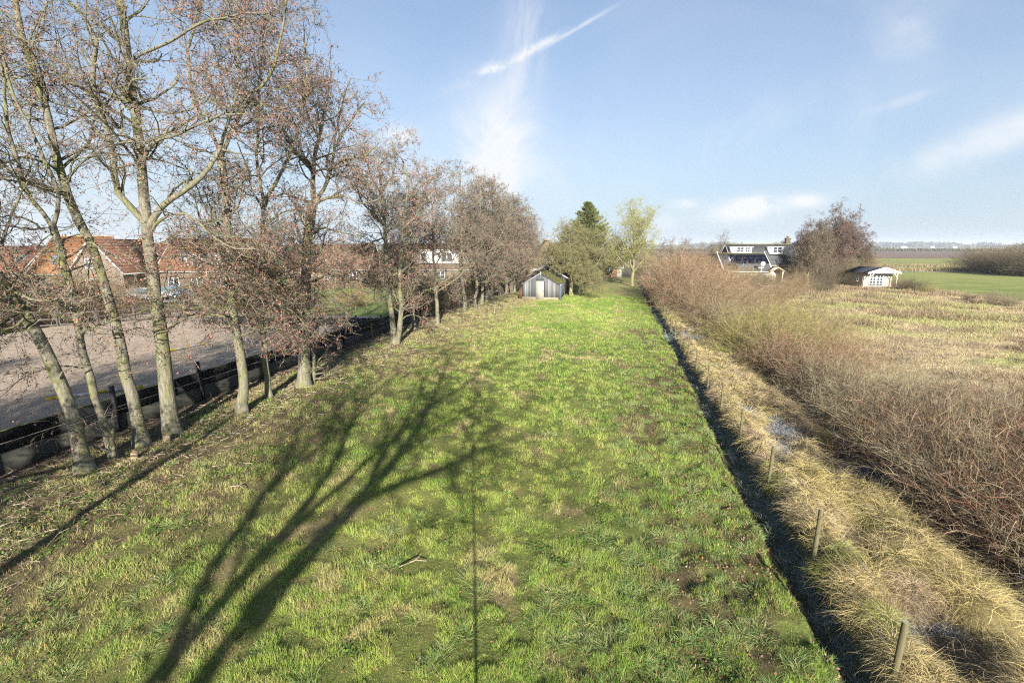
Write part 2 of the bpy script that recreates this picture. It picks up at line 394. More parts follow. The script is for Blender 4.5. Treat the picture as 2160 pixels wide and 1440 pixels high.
# riding arena surface (raised)
ZA = .42
s0, s1 = 3.0, 35.0
aw = np.linspace(-41, -17.2, 60); as_ = np.linspace(-2, 35.2, 90)
AW, AS = np.meshgrid(aw, as_); ax_, ay_ = XY(AW, AS); az = ZA + (fbm(AW * .6, AS * .6, 81) - .5) * .12 + (fbm(AW * 3, AS * 3, 82) - .5) * .05
ii = np.arange(60 * 90).reshape(90, 60); q = np.stack([ii[:-1, :-1], ii[:-1, 1:], ii[1:, 1:], ii[1:, :-1]], -1).reshape(-1, 4)
tag(MB().add(np.stack([ax_, ay_, az], -1).reshape(-1, 3), q).build('sand_arena', M_sand, smooth=True), kind='structure')

# ------------------------------------------------------------------ branches
def resample(pts, K):
    pts = np.asarray(pts, float); d = np.r_[0, np.cumsum(np.linalg.norm(np.diff(pts, axis=0), axis=1))]
    t = np.linspace(0, d[-1], K); return np.stack([np.interp(t, d, pts[:, i]) for i in range(3)], 1)
def plen(Pt): return np.linalg.norm(np.diff(Pt, axis=1), axis=2).sum(1)
def grow(Pt, R, n, Lc, t0=.2, t1=1.0, ang=(35, 70), K=5, wander=.16, up=.08, rfac=.55, rmax=None, tip=.25, tb=1.0):
    """children of every parent polyline; n per parent (array), Lc(child t, parent index) gives lengths"""
    n = np.broadcast_to(np.asarray(n, int), (len(Pt),)); ix = np.repeat(np.arange(len(Pt)), n); m = len(ix)
    if m == 0: return np.zeros((0, K, 3)), np.zeros((0, K)), ix
    t = t0 + (t1 - t0) * rng.random(m) ** tb; Kp = Pt.shape[1]
    f = t * (Kp - 1); i0 = np.minimum(f.astype(int), Kp - 2); fr = (f - i0)[:, None]
    base = Pt[ix, i0] * (1 - fr) + Pt[ix, i0 + 1] * fr
    tan = nrm(Pt[ix, i0 + 1] - Pt[ix, i0]); r0 = R[ix, i0] * (1 - fr[:, 0]) + R[ix, i0 + 1] * fr[:, 0]
    pr = nrm(np.cross(tan, nrm(rng.normal(0, 1, (m, 3))))); an = np.radians(rng.uniform(ang[0], ang[1], m))[:, None]
    d = nrm(tan * np.cos(an) + pr * np.sin(an))
    Ln = Lc(t, ix) * rng.uniform(.65, 1.2, m); st = (Ln / (K - 1))[:, None]
    out = np.empty((m, K, 3)); out[:, 0] = base
    for k_ in range(1, K):
        d = nrm(d + rng.normal(0, wander, (m, 3)) + np.array([0, 0, up])); out[:, k_] = out[:, k_ - 1] + d * st
    rr = r0 * rfac
    if rmax is not None: rr = np.minimum(rr, rmax)
    RR = rr[:, None] * np.linspace(1, tip, K)[None]
    return out, RR, ix
BARK = A(.16, .148, .112)
def pick(cols, n, jit=.25):
    cols = np.array(cols); c = cols[rng.integers(0, len(cols), n)]
    return c * (1 + rng.uniform(-jit, jit, (n, 1)))
CATK = [(.20, .09, .07), (.13, .07, .055), (.25, .11, .07), (.09, .06, .05), (.17, .10, .085)]
TWIG = [(.14, .12, .10), (.22, .19, .15), (.10, .085, .075), (.17, .14, .115), (.20, .19, .10)]
def finish_tree(root, trunkP, limbs, limbR, dens=1.0, catk=1.0, l2len=2.1, droop=-.02, tw=1.0, bark=BARK, zmax=None, catcols=CATK, twigcols=TWIG, lod=0, moss=0):
    """limbs: [n,K,3] big limbs; makes the trunk part (all thick wood) and the crown part (fine twigs and catkins)"""
    tb_ = MB(); cr = MB()
    for (pp, rr, sides) in trunkP:
        tb_.tubes(pp[None], rr[None], sides, bark, rough=.035)
    tb_.tubes(limbs, limbR, 8 if lod == 0 else 5, bark, rough=.05)
    allP = limbs; allR = limbR
    ln = plen(allP)
    n2 = np.maximum(3, (ln * 2.8 * dens)).astype(int)
    p2, r2, i2 = grow(allP, allR, n2, lambda t, i: l2len * (1.25 - .75 * t) * np.clip(ln[i] / 5, .5, 1.15), .12, 1., (35, 75), 7, .22, .05, .5, .05, .3)
    tb_.tubes(p2, r2, 5 if lod == 0 else 3, bark * .85, rough=.05)
    l2 = plen(p2)
    n3 = np.maximum(2, (l2 * 4.2 * dens)).astype(int)
    p3, r3, i3 = grow(p2, r2, n3, lambda t, i: .95 * (1.2 - .6 * t), .1, 1., (30, 75), 5, .26, droop, .6, .016, .4)
    if lod < 2: cr.tubes(p3, np.maximum(r3, .0045), 3, pick(twigcols, len(p3)))
    else: cr.ribbons(p3, np.full(len(p3), .022), pick(twigcols, len(p3)))
    n4 = np.full(len(p3), max(2, int(round(7 * dens))))
    p4, r4, i4 = grow(p3, r3, n4, lambda t, i: .42 + 0 * t, .1, 1., (25, 70), 3, .3, droop * 2, .7, .006, .5)
    cr.ribbons(p4, rng.uniform(.008, .014, len(p4)) * tw, pick(twigcols, len(p4)))
    # finest shoots
    nf = int(len(p4) * 1.6 * dens); j = rng.integers(0, len(p4), nf); f = rng.random((nf, 1))
    B = p4[j, 0] * (1 - f) + p4[j, 2] * f
    D = nrm(rng.normal(0, 1, (nf, 3)) + (p4[j, 2] - p4[j, 0]) * 2) * rng.uniform(.08, .22, (nf, 1))
    cr.spikes(B, D, rng.uniform(.007, .012, nf) * tw, pick(twigcols, nf))
    nc = int(len(p4) * 2.3 * catk)
    if nc:
        j = rng.integers(0, len(p4), nc); f = rng.uniform(.3, 1, (nc, 1))
        B = p4[j, 0] * (1 - f) + p4[j, 2] * f + rng.normal(0, .02, (nc, 3))
        warm = fbm(B[:, 0] * .9, B[:, 2] * .9 + B[:, 1] * .5, 91, 2)
        cc = pick(catcols, nc) * (.7 + .7 * sstep(.4, .65, warm))[:, None]; kp = rng.random(nc) < .35 + .9 * sstep(.36, .62, warm); B = B[kp]; cc = cc[kp]; nc = len(B)
        cr.flakes(B, rng.uniform(.02, .062, nc) * tw, cc, .9)
    a = tb_.mesh('trunk', M_bark, True); b_ = cr.mesh('crown', M_twig)
    link(bpy.data.objects.new('trunk', a), root); link(bpy.data.objects.new('crown', b_), root)
    return a, b_
def flare(path, r0, r1, K=26, fl=.45, pw=1.0):
    pp = resample(path, K); d = np.r_[0, np.cumsum(np.linalg.norm(np.diff(pp, axis=0), axis=1))]
    rr = r0 + (r1 - r0) * (d / d[-1]) ** pw; rr = rr * (1 + fl * np.exp(-d / .28))
    pp[1:-1] += rng.normal(0, .012, (K - 2, 3)); pp[0, 2] -= .12
    return pp, rr
def traced_tree(label, paths, Y0, trunks, group, stubs=(), f=960., **kw):
    """paths: [(pixel pts, width0 px, width1 px, depth drift)] drawn at the tree's own distance"""
    basep = Q(*paths[0][0][0], Y0); root = empty('alder_tree', (basep[0], basep[1], 0))
    tag(root, label, 'tree', group)
    off = np.array([basep[0], basep[1], 0.]); tp = []; lb = []; lr = []; first = True
    for pts, w0, w1, dY in paths:
        n = len(pts); P3 = []
        for i_, (x, y) in enumerate(pts):
            P3.append(Q(x, y, Y0 + dY[0] + (dY[1] - dY[0]) * i_ / (n - 1)) - off)
        t0_ = Y0 / (cs + (720 - pts[0][1]) / 960 * sn)
        kx = .72 * t0_ / 2 / f / math.sqrt(1 + ((pts[0][0] - 1080) / 960) ** 2 * .8); r0, r1 = w0 * kx, w1 * kx
        if first: pp, rr = flare(P3, r0, r1, fl=.55, pw=.65); tp.append((pp, rr, 16)); first = False
        else:
            pp, rr = flare(P3, r0, r1, 14, 0.0)
        lb.append(resample(pp, 14)); rs = np.interp(np.linspace(0, 1, 14), np.linspace(0, 1, len(rr)), rr); lr.append(rs)
    lb = np.array(lb); lr = np.array(lr)
    # twiggy growth only from part of the stems: skip the bare bottom of the trunk
    lb2 = lb.copy(); 
    tp2 = tp
    k0 = int(14 * kw.pop('bare', .35)); b0 = lb[0, k0:]; lb2[0] = resample(b0, 14); lr2 = lr.copy(); lr2[0] = np.interp(np.linspace(k0, 13, 14), np.arange(14), lr[0])
    # extra side limbs so that the crown has depth towards and away from the viewer
    ex = kw.pop('extra', 6); exl = kw.pop('exlen', 2.6)
    lo = kw.pop('low', 3); T_ = resample(lb[0], 14)[4:11]; TR = lr[0][4:11]
    pl, rl, _ = grow(resample(T_, 14)[None], np.interp(np.linspace(0, 6, 14), np.arange(7), TR)[None], lo, lambda t, i: 2.7 + 0 * t, .1, 1., (65, 105), 14, .15, -.035, .25, .035, .25)
    pe, re_, _ = grow(lb2, lr2, np.maximum(1, (plen(lb2) / plen(lb2).sum() * ex * 1.5).astype(int)), lambda t, i: exl * (1.2 - .5 * t), .1, .95, (40, 80), 14, .13, .05, .5, .09, .22)
    finish_tree(root, tp2, np.concatenate([lb2, pe, pl]), np.concatenate([lr2 * .985, re_, rl]), **kw)
    return root
#SPLIT
ROW = 'leafless alders in the row along the sand arena'
# ---- foreground alders, limbs drawn at each tree's own distance
traced_tree('stout leaning alder with furrowed pale base, nearest to the left bottom corner of the row', [
    ([(180, 990), (152, 870), (122, 790), (88, 720), (60, 670), (20, 615), (-20, 560), (-70, 480), (-115, 380), (-140, 260)], 50, 26, (0, .6)),
    ([(20, 612), (48, 622), (72, 634), (110, 633), (150, 620)], 14, 4, (0, -.8)),
    ([(60, 668), (30, 690), (-10, 700), (-50, 690)], 12, 4, (0, -.6)),
    ([(-20, 560), (10, 500), (30, 440), (60, 380)], 16, 5, (.2, .8)),
    ([(122, 790), (160, 770), (200, 775), (230, 760)], 7, 2, (0, .8))],
    12.1, 1, ROW, extra=5, exlen=1.8, dens=.84, catk=1.7, low=5, bare=.4, tw=1.1)
traced_tree('slim alder bending left with a broken stub at its foot, second in the row', [
    ([(238, 968), (228, 920), (210, 870), (192, 805), (172, 740), (160, 660), (148, 600), (132, 545), (120, 505), (108, 468)], 28, 20, (0, .3)),
    ([(108, 468), (85, 440), (60, 415), (48, 385), (43, 350), (33, 317), (17, 283), (12, 217), (5, 150), (-10, 60)], 17, 6, (.3, -.4)),
    ([(110, 470), (127, 433), (125, 400), (105, 360), (83, 317), (67, 277), (33, 217), (10, 150), (0, 90), (-20, 0)], 15, 6, (.3, .8)),
    ([(85, 475), (50, 460), (20, 455), (-30, 460)], 9, 4, (0, -.6)),
    ([(95, 480), (70, 485), (30, 478), (-30, 470)], 9, 4, (0, .5)),
    ([(50, 410), (20, 385), (0, 365), (-30, 350)], 8, 3, (.2, .6)),
    ([(240, 965), (238, 935), (236, 905)], 15, 13, (-.12, -.12))],
    12.8, 1, ROW, extra=7, exlen=2.0, dens=.84, catk=1.7, low=5, bare=.45, tw=1.1)
traced_tree('tall alder curving left with a mossy trunk, third in the row', [
    ([(300, 940), (288, 870), (265, 790), (252, 710), (228, 625), (208, 560), (188, 500), (155, 455), (140, 400), (125, 360), (113, 300), (100, 240), (80, 180), (57, 117), (43, 67), (33, 20), (25, -60), (30, -140)], 44, 12, (0, .6)),
    ([(145, 375), (153, 337), (193, 330), (253, 337)], 8, 3, (.2, .1)),
    ([(83, 190), (70, 150), (30, 130), (-10, 140)], 9, 4, (.5, -.3)),
    ([(125, 360), (90, 340), (50, 330), (10, 345), (-40, 340)], 12, 4, (.3, -.6)),
    ([(100, 240), (60, 210), (30, 180), (10, 120), (-5, 40)], 12, 5, (.4, 1.0)),
    ([(57, 117), (90, 60), (100, 10), (110, -60)], 10, 4, (.5, 1.2)),
    ([(250, 705), (290, 690), (330, 700)], 6, 2, (0, .8)),
    ([(190, 505), (215, 530), (240, 540), (262, 560)], 8, 3, (0, -.5))],
    13.7, 1, ROW, extra=7, exlen=2.2, dens=.84, catk=1.7, low=5, bare=.45, tw=1.1)
traced_tree('tallest and thickest alder with a straight grey trunk forking three ways, fourth in the row', [
    ([(360, 915), (350, 790), (338, 700), (325, 600), (315, 530), (308, 470), (300, 400), (297, 310), (285, 235), (273, 160), (263, 83), (258, 33), (250, 0), (240, -80), (238, -160)], 54, 14, (0, .2)),
    ([(305, 462), (287, 450), (260, 420), (237, 393), (243, 350), (233, 300), (213, 240), (198, 200), (193, 157), (203, 110), (207, 77), (193, 50), (153, 17), (120, -40)], 24, 7, (0, -.8)),
    ([(292, 325), (260, 283), (227, 240), (187, 197), (150, 170), (107, 150), (67, 110), (20, 67), (-20, 50)], 12, 5, (0, .9)),
    ([(196, 175), (177, 163), (133, 137), (87, 103), (53, 87), (10, 50)], 9, 4, (-.4, -1)),
    ([(312, 470), (330, 447), (350, 427), (393, 400), (440, 360), (462, 318), (480, 260), (500, 200)], 24, 8, (0, .5)),
    ([(300, 345), (308, 320), (330, 297), (383, 280), (430, 257), (465, 243), (510, 240)], 13, 5, (0, -.9)),
    ([(285, 225), (333, 237), (367, 240), (400, 233), (440, 210)], 9, 4, (0, .9)),
    ([(273, 125), (313, 107), (367, 87), (400, 63), (430, 43), (473, 40), (520, 25), (560, 30)], 12, 5, (0, -.5)),
    ([(263, 85), (237, 70), (200, 47), (143, 0), (100, -50)], 11, 5, (0, 1)),
    ([(262, 40), (280, 32), (300, 20), (320, -10), (340, -70)], 10, 4, (0, .8)),
    ([(300, 205), (280, 170), (255, 110), (245, 70), (230, 30)], 9, 5, (0, -1)),
    ([(320, 480), (333, 467), (360, 453), (387, 447), (417, 467), (450, 500), (490, 525), (540, 525)], 12, 4, (0, -1)),
    ([(345, 700), (375, 680), (403, 668), (443, 662), (475, 668)], 9, 5, (0, .6)),
    ([(340, 620), (370, 608), (400, 600)], 7, 4, (0, -.4)),
    ([(322, 520), (360, 503), (400, 502), (440, 505)], 8, 3, (0, .9))],
    14.7, 1, ROW, extra=6, exlen=2.2, dens=.84, catk=1.7, low=5, bare=.45, tw=1.1)
traced_tree('mid-sized alder with a pale curved foot and a high fork, fifth in the row', [
    ([(510, 870), (514, 800), (506, 740), (496, 690), (488, 640), (485, 560), (480, 500), (478, 430), (473, 380), (464, 325)], 31, 20, (0, .2)),
    ([(464, 325), (475, 313), (490, 273), (517, 230), (527, 197), (557, 177), (577, 150), (590, 90), (600, 30), (610, -30)], 15, 5, (.2, .6)),
    ([(464, 325), (453, 293), (433, 257), (407, 210), (400, 160), (395, 100), (420, 40), (430, -40)], 13, 5, (.2, -.4)),
    ([(526, 222), (560, 222), (590, 228), (640, 225)], 8, 3, (.4, -.3)),
    ([(480, 500), (450, 480), (430, 430), (410, 380)], 8, 3, (0, .8)),
    ([(478, 420), (455, 380), (440, 330)], 7, 3, (0, -.6)),
    ([(488, 640), (450, 610), (420, 600), (390, 620)], 7, 3, (0, -.6)),
    ([(497, 270), (500, 200), (505, 120), (500, 40), (495, -30)], 10, 4, (.3, 1))],
    16.7, 1, ROW, extra=12, exlen=2.4, dens=.93, catk=1.5, bare=.25, low=14, tw=1.25)
traced_tree('thin straight alder with a yellowish trunk, sixth in the row', [
    ([(568, 838), (560, 760), (555, 700), (553, 640), (553, 560), (554, 490), (557, 425)], 18, 12, (0, .2)),
    ([(557, 420), (585, 380), (602, 345), (618, 310), (630, 270), (640, 220), (650, 150), (640, 80)], 13, 4, (.2, .5)),
    ([(557, 425), (545, 370), (540, 320), (548, 250), (545, 180), (555, 100), (560, 20), (570, -40)], 11, 4, (.2, .8)),
    ([(556, 440), (530, 400), (520, 350), (500, 300)], 7, 3, (.1, -.8)),
    ([(554, 480), (590, 450), (620, 440), (650, 445)], 7, 3, (0, -.6)),
    ([(553, 600), (520, 560), (500, 550)], 6, 3, (0, .8))],
    18.5, 1, ROW, extra=12, exlen=2.3, dens=.93, catk=1.5, bare=.2, low=14, tw=1.3)
traced_tree('broad-crowned alder with a wide mossy trunk forking low, seventh in the row', [
    ([(640, 812), (643, 740), (641, 680), (645, 620), (646, 560), (649, 500), (657, 445), (661, 425)], 36, 26, (0, .2)),
    ([(661, 425), (660, 380), (662, 330), (672, 290), (682, 250), (690, 200), (700, 150)], 17, 5, (.2, .2)),
    ([(663, 425), (685, 400), (700, 350), (706, 305), (740, 255), (770, 215)], 14, 4, (.2, .8)),
    ([(661, 428), (690, 418), (725, 412), (760, 430), (800, 420)], 10, 3, (.1, -.9)),
    ([(658, 430), (633, 420), (600, 408), (570, 415)], 10, 3, (.1, .6)),
    ([(660, 350), (650, 340), (625, 320), (600, 290), (590, 240)], 9, 3, (.2, -.8)),
    ([(700, 350), (730, 335), (770, 330), (800, 300)], 9, 3, (.4, -.3)),
    ([(672, 290), (650, 250), (640, 200), (645, 150)], 8, 3, (.2, 1)),
    ([(705, 305), (715, 250), (730, 190), (740, 165)], 8, 3, (.6, 0)),
    ([(649, 500), (680, 480), (720, 490), (760, 500)], 8, 3, (0, .9)),
    ([(648, 540), (610, 520), (580, 530)], 8, 3, (0, -.9)),
    ([(646, 600), (690, 580), (720, 590)], 7, 3, (0, -.8)),
    ([(660, 815), (662, 760), (655, 700)], 17, 9, (.45, .4))],
    20.3, 1, ROW, extra=14, exlen=2.6, dens=.93, catk=1.5, bare=.2, low=14, tw=1.3)
traced_tree('alder with twin stems rising from one mossy foot beside the end of the black boards', [
    ([(832, 722), (826, 660), (818, 600), (815, 540), (812, 480), (808, 420), (800, 370), (795, 330)], 19, 6, (0, .2)),
    ([(838, 722), (848, 650), (842, 600), (846, 540), (850, 480), (858, 430), (862, 380), (850, 340)], 17, 5, (0, .5)),
    ([(812, 480), (790, 450), (765, 430), (750, 390)], 7, 3, (0, -.8)),
    ([(808, 440), (775, 420), (745, 400), (730, 350)], 6, 3, (0, .8)),
    ([(850, 480), (875, 460), (890, 430), (900, 400)], 6, 3, (.3, -.4)),
    ([(804, 400), (830, 370), (835, 330), (825, 290)], 6, 3, (.2, 1)),
    ([(812, 500), (760, 520), (730, 540)], 6, 2, (0, .9)),
    ([(806, 410), (780, 370), (770, 320), (765, 280)], 6, 2, (0, .9))],
    29.5, 1, ROW, extra=14, exlen=3.0, dens=.93, catk=1.5, bare=.2, low=14, tw=1.5)

# ---- trees behind the viewpoint whose shadows lie on the lawn
TANE = math.tan(SUN_EL) 
def caster(cx, cy, ty):
    g_ = P(200 + cx / 1.895, 680 + cy / 1.895); k = g_[1] - ty
    return np.array([g_[0] + SX * k, ty, k * hl * TANE])
def shadow_tree(label, base, ty, paths, **kw):
    root = empty('alder_tree', (base[0], base[1], 0)); tag(root, label, 'tree', 'alders standing behind the viewpoint')
    off = np.array([base[0], base[1], 0.]); lb = []; lr = []; tp = []
    for i_, (pts, r0, r1) in enumerate(paths):
        P3 = [caster(x, y, ty) - off if not isinstance(x, np.ndarray) else x for x, y in pts]
        if i_ == 0: P3 = [np.zeros(3)] + P3
        pp, rr = flare(P3, r0, r1, 26 if i_ == 0 else 14, .45 if i_ == 0 else 0)
        if i_ == 0: tp.append((pp, rr, 14))
        lb.append(resample(pp, 14)); lr.append(np.interp(np.linspace(0, 1, 14), np.linspace(0, 1, len(rr)), rr))
    lb = np.array(lb); lr = np.array(lr); b0 = lb[0, 6:]; lb[0] = resample(b0, 14)
    pe, re_, _ = grow(lb, lr, 3, lambda t, i: 2.6 * (1.3 - .6 * t), .35, 1., (25, 60), 14, .12, .03, .45, .05, .25); lb = np.concatenate([lb, pe]); lr = np.concatenate([lr, re_])
    finish_tree(root, tp, lb, lr, **kw)
shadow_tree('large many-stemmed alder behind the viewpoint whose shadow crosses the lawn', (-5.2, -9), -9, [
    ([(420, 1440), (560, 1250), (700, 1080), (850, 930), (1000, 760), (1080, 690), (1180, 580), (1290, 430), (1370, 270), (1410, 150)], .215, .04),
    ([(1060, 700), (1200, 650), (1400, 590), (1500, 525), (1600, 500), (1720, 450)], .12, .04),
    ([(1620, 505), (1700, 560), (1790, 580), (1950, 555)], .05, .025),
    ([(230, 1440), (350, 1300), (450, 1190), (580, 1040), (720, 880), (870, 700), (940, 590), (1000, 470), (1050, 340), (1130, 270), (1220, 200)], .165, .035),
    ([(330, 1320), (420, 1120), (480, 950), (600, 800), (700, 650), (770, 580), (800, 490), (840, 350), (900, 280)], .12, .03),
    ([(740, 860), (860, 760), (1000, 640), (1100, 540), (1250, 430), (1330, 330), (1470, 270)], .11, .03),
    ([(1290, 430), (1370, 390), (1440, 350)], .06, .03),
    ([(1410, 600), (1430, 660), (1480, 710)], .04, .02),
    ([(730, 640), (800, 560), (900, 430)], .05, .03), ([(570, 1010), (590, 900), (640, 780), (650, 680)], .06, .03), ([(880, 690), (905, 560), (935, 420), (1000, 300), (1060, 250)], .06, .03), ([(1080, 690), (1125, 560), (1200, 460), (1280, 330), (1330, 190)], .08, .03), ([(1290, 430), (1350, 330), (1480, 250), (1560, 180), (1630, 110)], .07, .03), ([(1180, 580), (1260, 500), (1360, 430), (1470, 350)], .06, .03), ([(1000, 470), (985, 380), (950, 290)], .05, .03), ([(1330, 330), (1310, 240), (1350, 160), (1440, 80)], .05, .03), ([(1500, 525), (1560, 440), (1680, 380), (1760, 300)], .05, .025)], dens=.66, catk=.9, l2len=1.7, tw=1.8)
shadow_tree('slender alder behind the viewpoint casting the long thin shadow at the left', (-9.7, -3), -3, [
    ([(-60, 780), (0, 730), (150, 640), (300, 550), (450, 450), (560, 370)], .17, .06),
    ([(150, 640), (200, 560), (260, 520), (380, 400)], .06, .03)], dens=.3, catk=.5, l2len=1.2)

# ---- procedural winter trees
def proc_limbs(h, rad, r0, fork, nl, lean=(0, 0), wig=.12, up=.12, ang=(30, 65), lowest=.25):
    K = 20; z = np.linspace(0, h * .93, K); x = np.cumsum(rng.normal(0, wig, K)) * .5 + np.linspace(0, lean[0], K); y = np.cumsum(rng.normal(0, wig, K)) * .5 + np.linspace(0, lean[1], K)
    x -= x[0]; y -= y[0]; tr = np.stack([x, y, z], 1)
    d = z / z[-1]; rr = r0 * (1 - .88 * d) * (1 + .4 * np.exp(-z / .3)); tr[0, 2] = -.15
    pe, re_, _ = grow(tr[None], rr[None], nl, lambda t, i: rad * (1.35 - .95 * t), lowest, .97, ang, 14, .11, up, .55, r0 * .55, .18)
    return tr, rr, pe, re_
def proto_tree(name, h, rad, r0, nl=14, meshes=None, **kw):
    pk = {k: kw.pop(k) for k in ('lean', 'wig', 'up', 'ang', 'lowest') if k in kw}
    root = empty(name, (0, 0, 0)); tr, rr, pe, re_ = proc_limbs(h, rad, r0, 0, nl, **pk)
    tip = np.concatenate([resample(tr[8:], 14)[None], pe]); tipr = np.concatenate([np.interp(np.linspace(8, 19, 14), np.arange(20), rr)[None] * .98, re_])
    finish_tree(root, [(tr, rr, 10)], tip, tipr, **kw)
    return root
def copy_tree(o, parent=None):
    c = o.copy(); C.objects.link(c); c.parent = parent
    for ch in list(o.children): copy_tree(ch, c)
    return c
def ws(w, s): x, y = XY(w, s); return x, y
protos = {}
def place(key, x, y, rz, label, cat='tree', group=None, sc=1.0, scz=None, z=0):
    o, used = protos[key]
    if used: o = copy_tree(o)
    protos[key] = (protos[key][0], True)
    o.location = (float(x), float(y), float(z)); o.rotation_euler = (0, 0, rz); o.scale = (sc, sc, scz or sc); tag(o, label, cat, group); return o
FARK = dict(dens=.96, catk=1.05, catcols=[(.14, .085, .065), (.10, .07, .055), (.17, .10, .075), (.08, .06, .05)], lod=1, tw=1.8, l2len=1.8)
for k_ in range(4):
    protos['alder%d' % k_] = (proto_tree('alder_tree', [11.5, 12.5, 12, 11][k_], [4.3, 4.6, 4.1, 4.5][k_], .17, 24, lowest=.2, ang=(45, 85), up=.03, **FARK), False)
ordn = ['ninth', 'tenth', 'eleventh', 'twelfth', 'thirteenth', 'fourteenth', 'fifteenth', 'sixteenth', 'seventeenth', 'eighteenth', 'nineteenth', 'twentieth', 'twenty-first', 'twenty-second', 'twenty-third']
desc = ['slim pale-trunked alder', 'alder with an upright light grey stem', 'tall alder with a pale stem', 'leaning alder', 'thick-stemmed alder', 'alder', 'brownish alder', 'alder', 'straight alder', 'alder', 'alder', 'alder', 'alder', 'alder beside the grey shed', 'last alder']
px = [(875, 695), (922, 685), (980, 655), (1003, 650), (1015, 641), (1026, 636), (1038, 632), (1054, 625), (1067, 622), (1078, 619), (1085, 617), (1098, 614), (1062, 606), (1092, 602), (1120, 600)]
for i, (a_, b_) in enumerate(px):
    g_ = P(a_, b_)
    place('alder%d' % (i % 4), g_[0], g_[1], rng.uniform(0, 6.28), '%s, %s trunk of the row from the left' % (desc[i], ordn[i]), group=ROW, sc=[.92, .98, 1.2, 1.05, 1.18, 1.12, 1.1, 1.15, 1.12, 1.05, 1.1, 1.1, 1.0, 1.0, .95][i])

for i, (w_, s_) in enumerate([(-14.6, 1.5), (-14.4, -3.5), (-14.9, -9), (-14.5, -15), (-21, -10)]):
    x_, y_ = ws(w_, s_); place('alder%d' % (i % 4), x_, y_, i * 1.9, '%s alder of the row continuing behind the viewpoint' % ['first', 'second', 'third', 'fourth', 'fifth'][i], group='alders standing behind the viewpoint', sc=1.05)
LICH = [(0.180, 0.180, 0.072), (0.158, 0.144, 0.079), (0.216, 0.209, 0.094), (0.122, 0.101, 0.065)]
protos['willow'] = (proto_tree('willow_tree', 9.2, 5.2, .24, 34, lowest=.2, ang=(40, 95), up=.03, dens=1.15, catk=0, lod=1, tw=2.2, l2len=2.0, droop=-.10, twigcols=LICH, bark=A(.22, .20, .12)), False)
g_ = P(1205, 622); place('willow', g_[0], g_[1], .5, 'bushy olive-brown willow with drooping twigs just right of the grey shed', group='garden trees')
g_ = P(1222, 620); place('willow', g_[0] + .6, g_[1] + 1.5, 2.9, 'second stem of olive willow growing half behind the one beside the shed', group='garden trees', sc=.93)
YL = [(0.270, 0.270, 0.075), (0.225, 0.217, 0.090), (0.195, 0.173, 0.098), (0.300, 0.300, 0.098)]
protos['ash'] = (proto_tree('lichen_tree', 12.0, 8.0, .24, 30, lowest=.16, ang=(30, 62), up=.09, wig=.1, dens=.85, catk=0, lod=1, tw=2.0, l2len=1.9, droop=.03, twigcols=YL, bark=A(.24, .235, .11)), False)
g_ = P(1333, 603); place('ash', g_[0], g_[1], 1.1, 'spreading leafless tree covered in yellow lichen at the end of the lawn', group='garden trees')
protos['bare'] = (proto_tree('bare_tree', 9.5, 3.4, .16, 18, lowest=.3, ang=(20, 50), up=.18, dens=.8, catk=0, lod=2, tw=2.2, l2len=1.6, twigcols=TWIG), False)
protos['dark'] = (proto_tree('bare_tree', 8.5, 2.4, .14, 16, lowest=.35, ang=(30, 65), up=.05, dens=.8, catk=.5, lod=2, tw=2.4, l2len=1.3, twigcols=TWIG), False)
bg_ = [('dark', 1452, 96, .95, 'small dark bare tree on the skyline left of the tiled cottage'), ('bare', 1522, 105, 1.05, 'fan-shaped bare tree on the skyline just behind the cottage left gable'),
       ('bare', 1418, 110, .9, 'thin pale tree right of the yellow lichen tree'), ('bare', 1500, 112, .8, 'faint bare tree between the dark tree and the fan-shaped one'), ('dark', 1396, 92, .95, 'bare tree touching the right side of the lichen tree crown'),
       ('bare', 1290, 96, 1.0, 'bare tree behind the left half of the lichen tree'), ('dark', 1645, 98, .9, 'dark tree top just behind the cottage chimney'), ('bare', 1370, 118, .9, 'bare tree behind the right half of the lichen tree'),
       ('dark', 560, 70, 1.0, 'bare tree in the meadow behind the sand arena'), ('dark', 700, 66, .8, 'crooked bare tree in the meadow right behind the far boards'), ('bare', 30, 60, .8, 'bare tree before the orange roofs at the left edge'),
       ('bare', 1160, 84, .8, 'bare tree before the brown farmhouse roof'), ('dark', 860, 72, .95, 'bare tree before the white dormer house'), ('bare', 420, 62, .7, 'bare tree before the red roofed house'), ('dark', 1475, 130, .9, 'small bare tree far behind the dark skyline tree'), ('bare', 1545, 120, .8, 'thin bare tree far behind the cottage left dormer'), ('bare', 1350, 135, 1.0, 'pale far tree seen through the lichen tree crown'), ('dark', 1435, 118, 1.0, 'bare tree between the lichen tree and the dark skyline tree'), ('dark', 1605, 125, .8, 'bare tree top far behind the cottage ridge'), ('bare', 235, 60, .75, 'bare tree before the brown tiled house'), ('bare', 130, 60, .7, 'bare tree before the orange tiled house')]
for key, x_, Y_, s_, lab in bg_:
    place(key, QX(x_, Y_), Y_, rng.uniform(0, 6), lab, group='bare trees in the background', sc=s_)
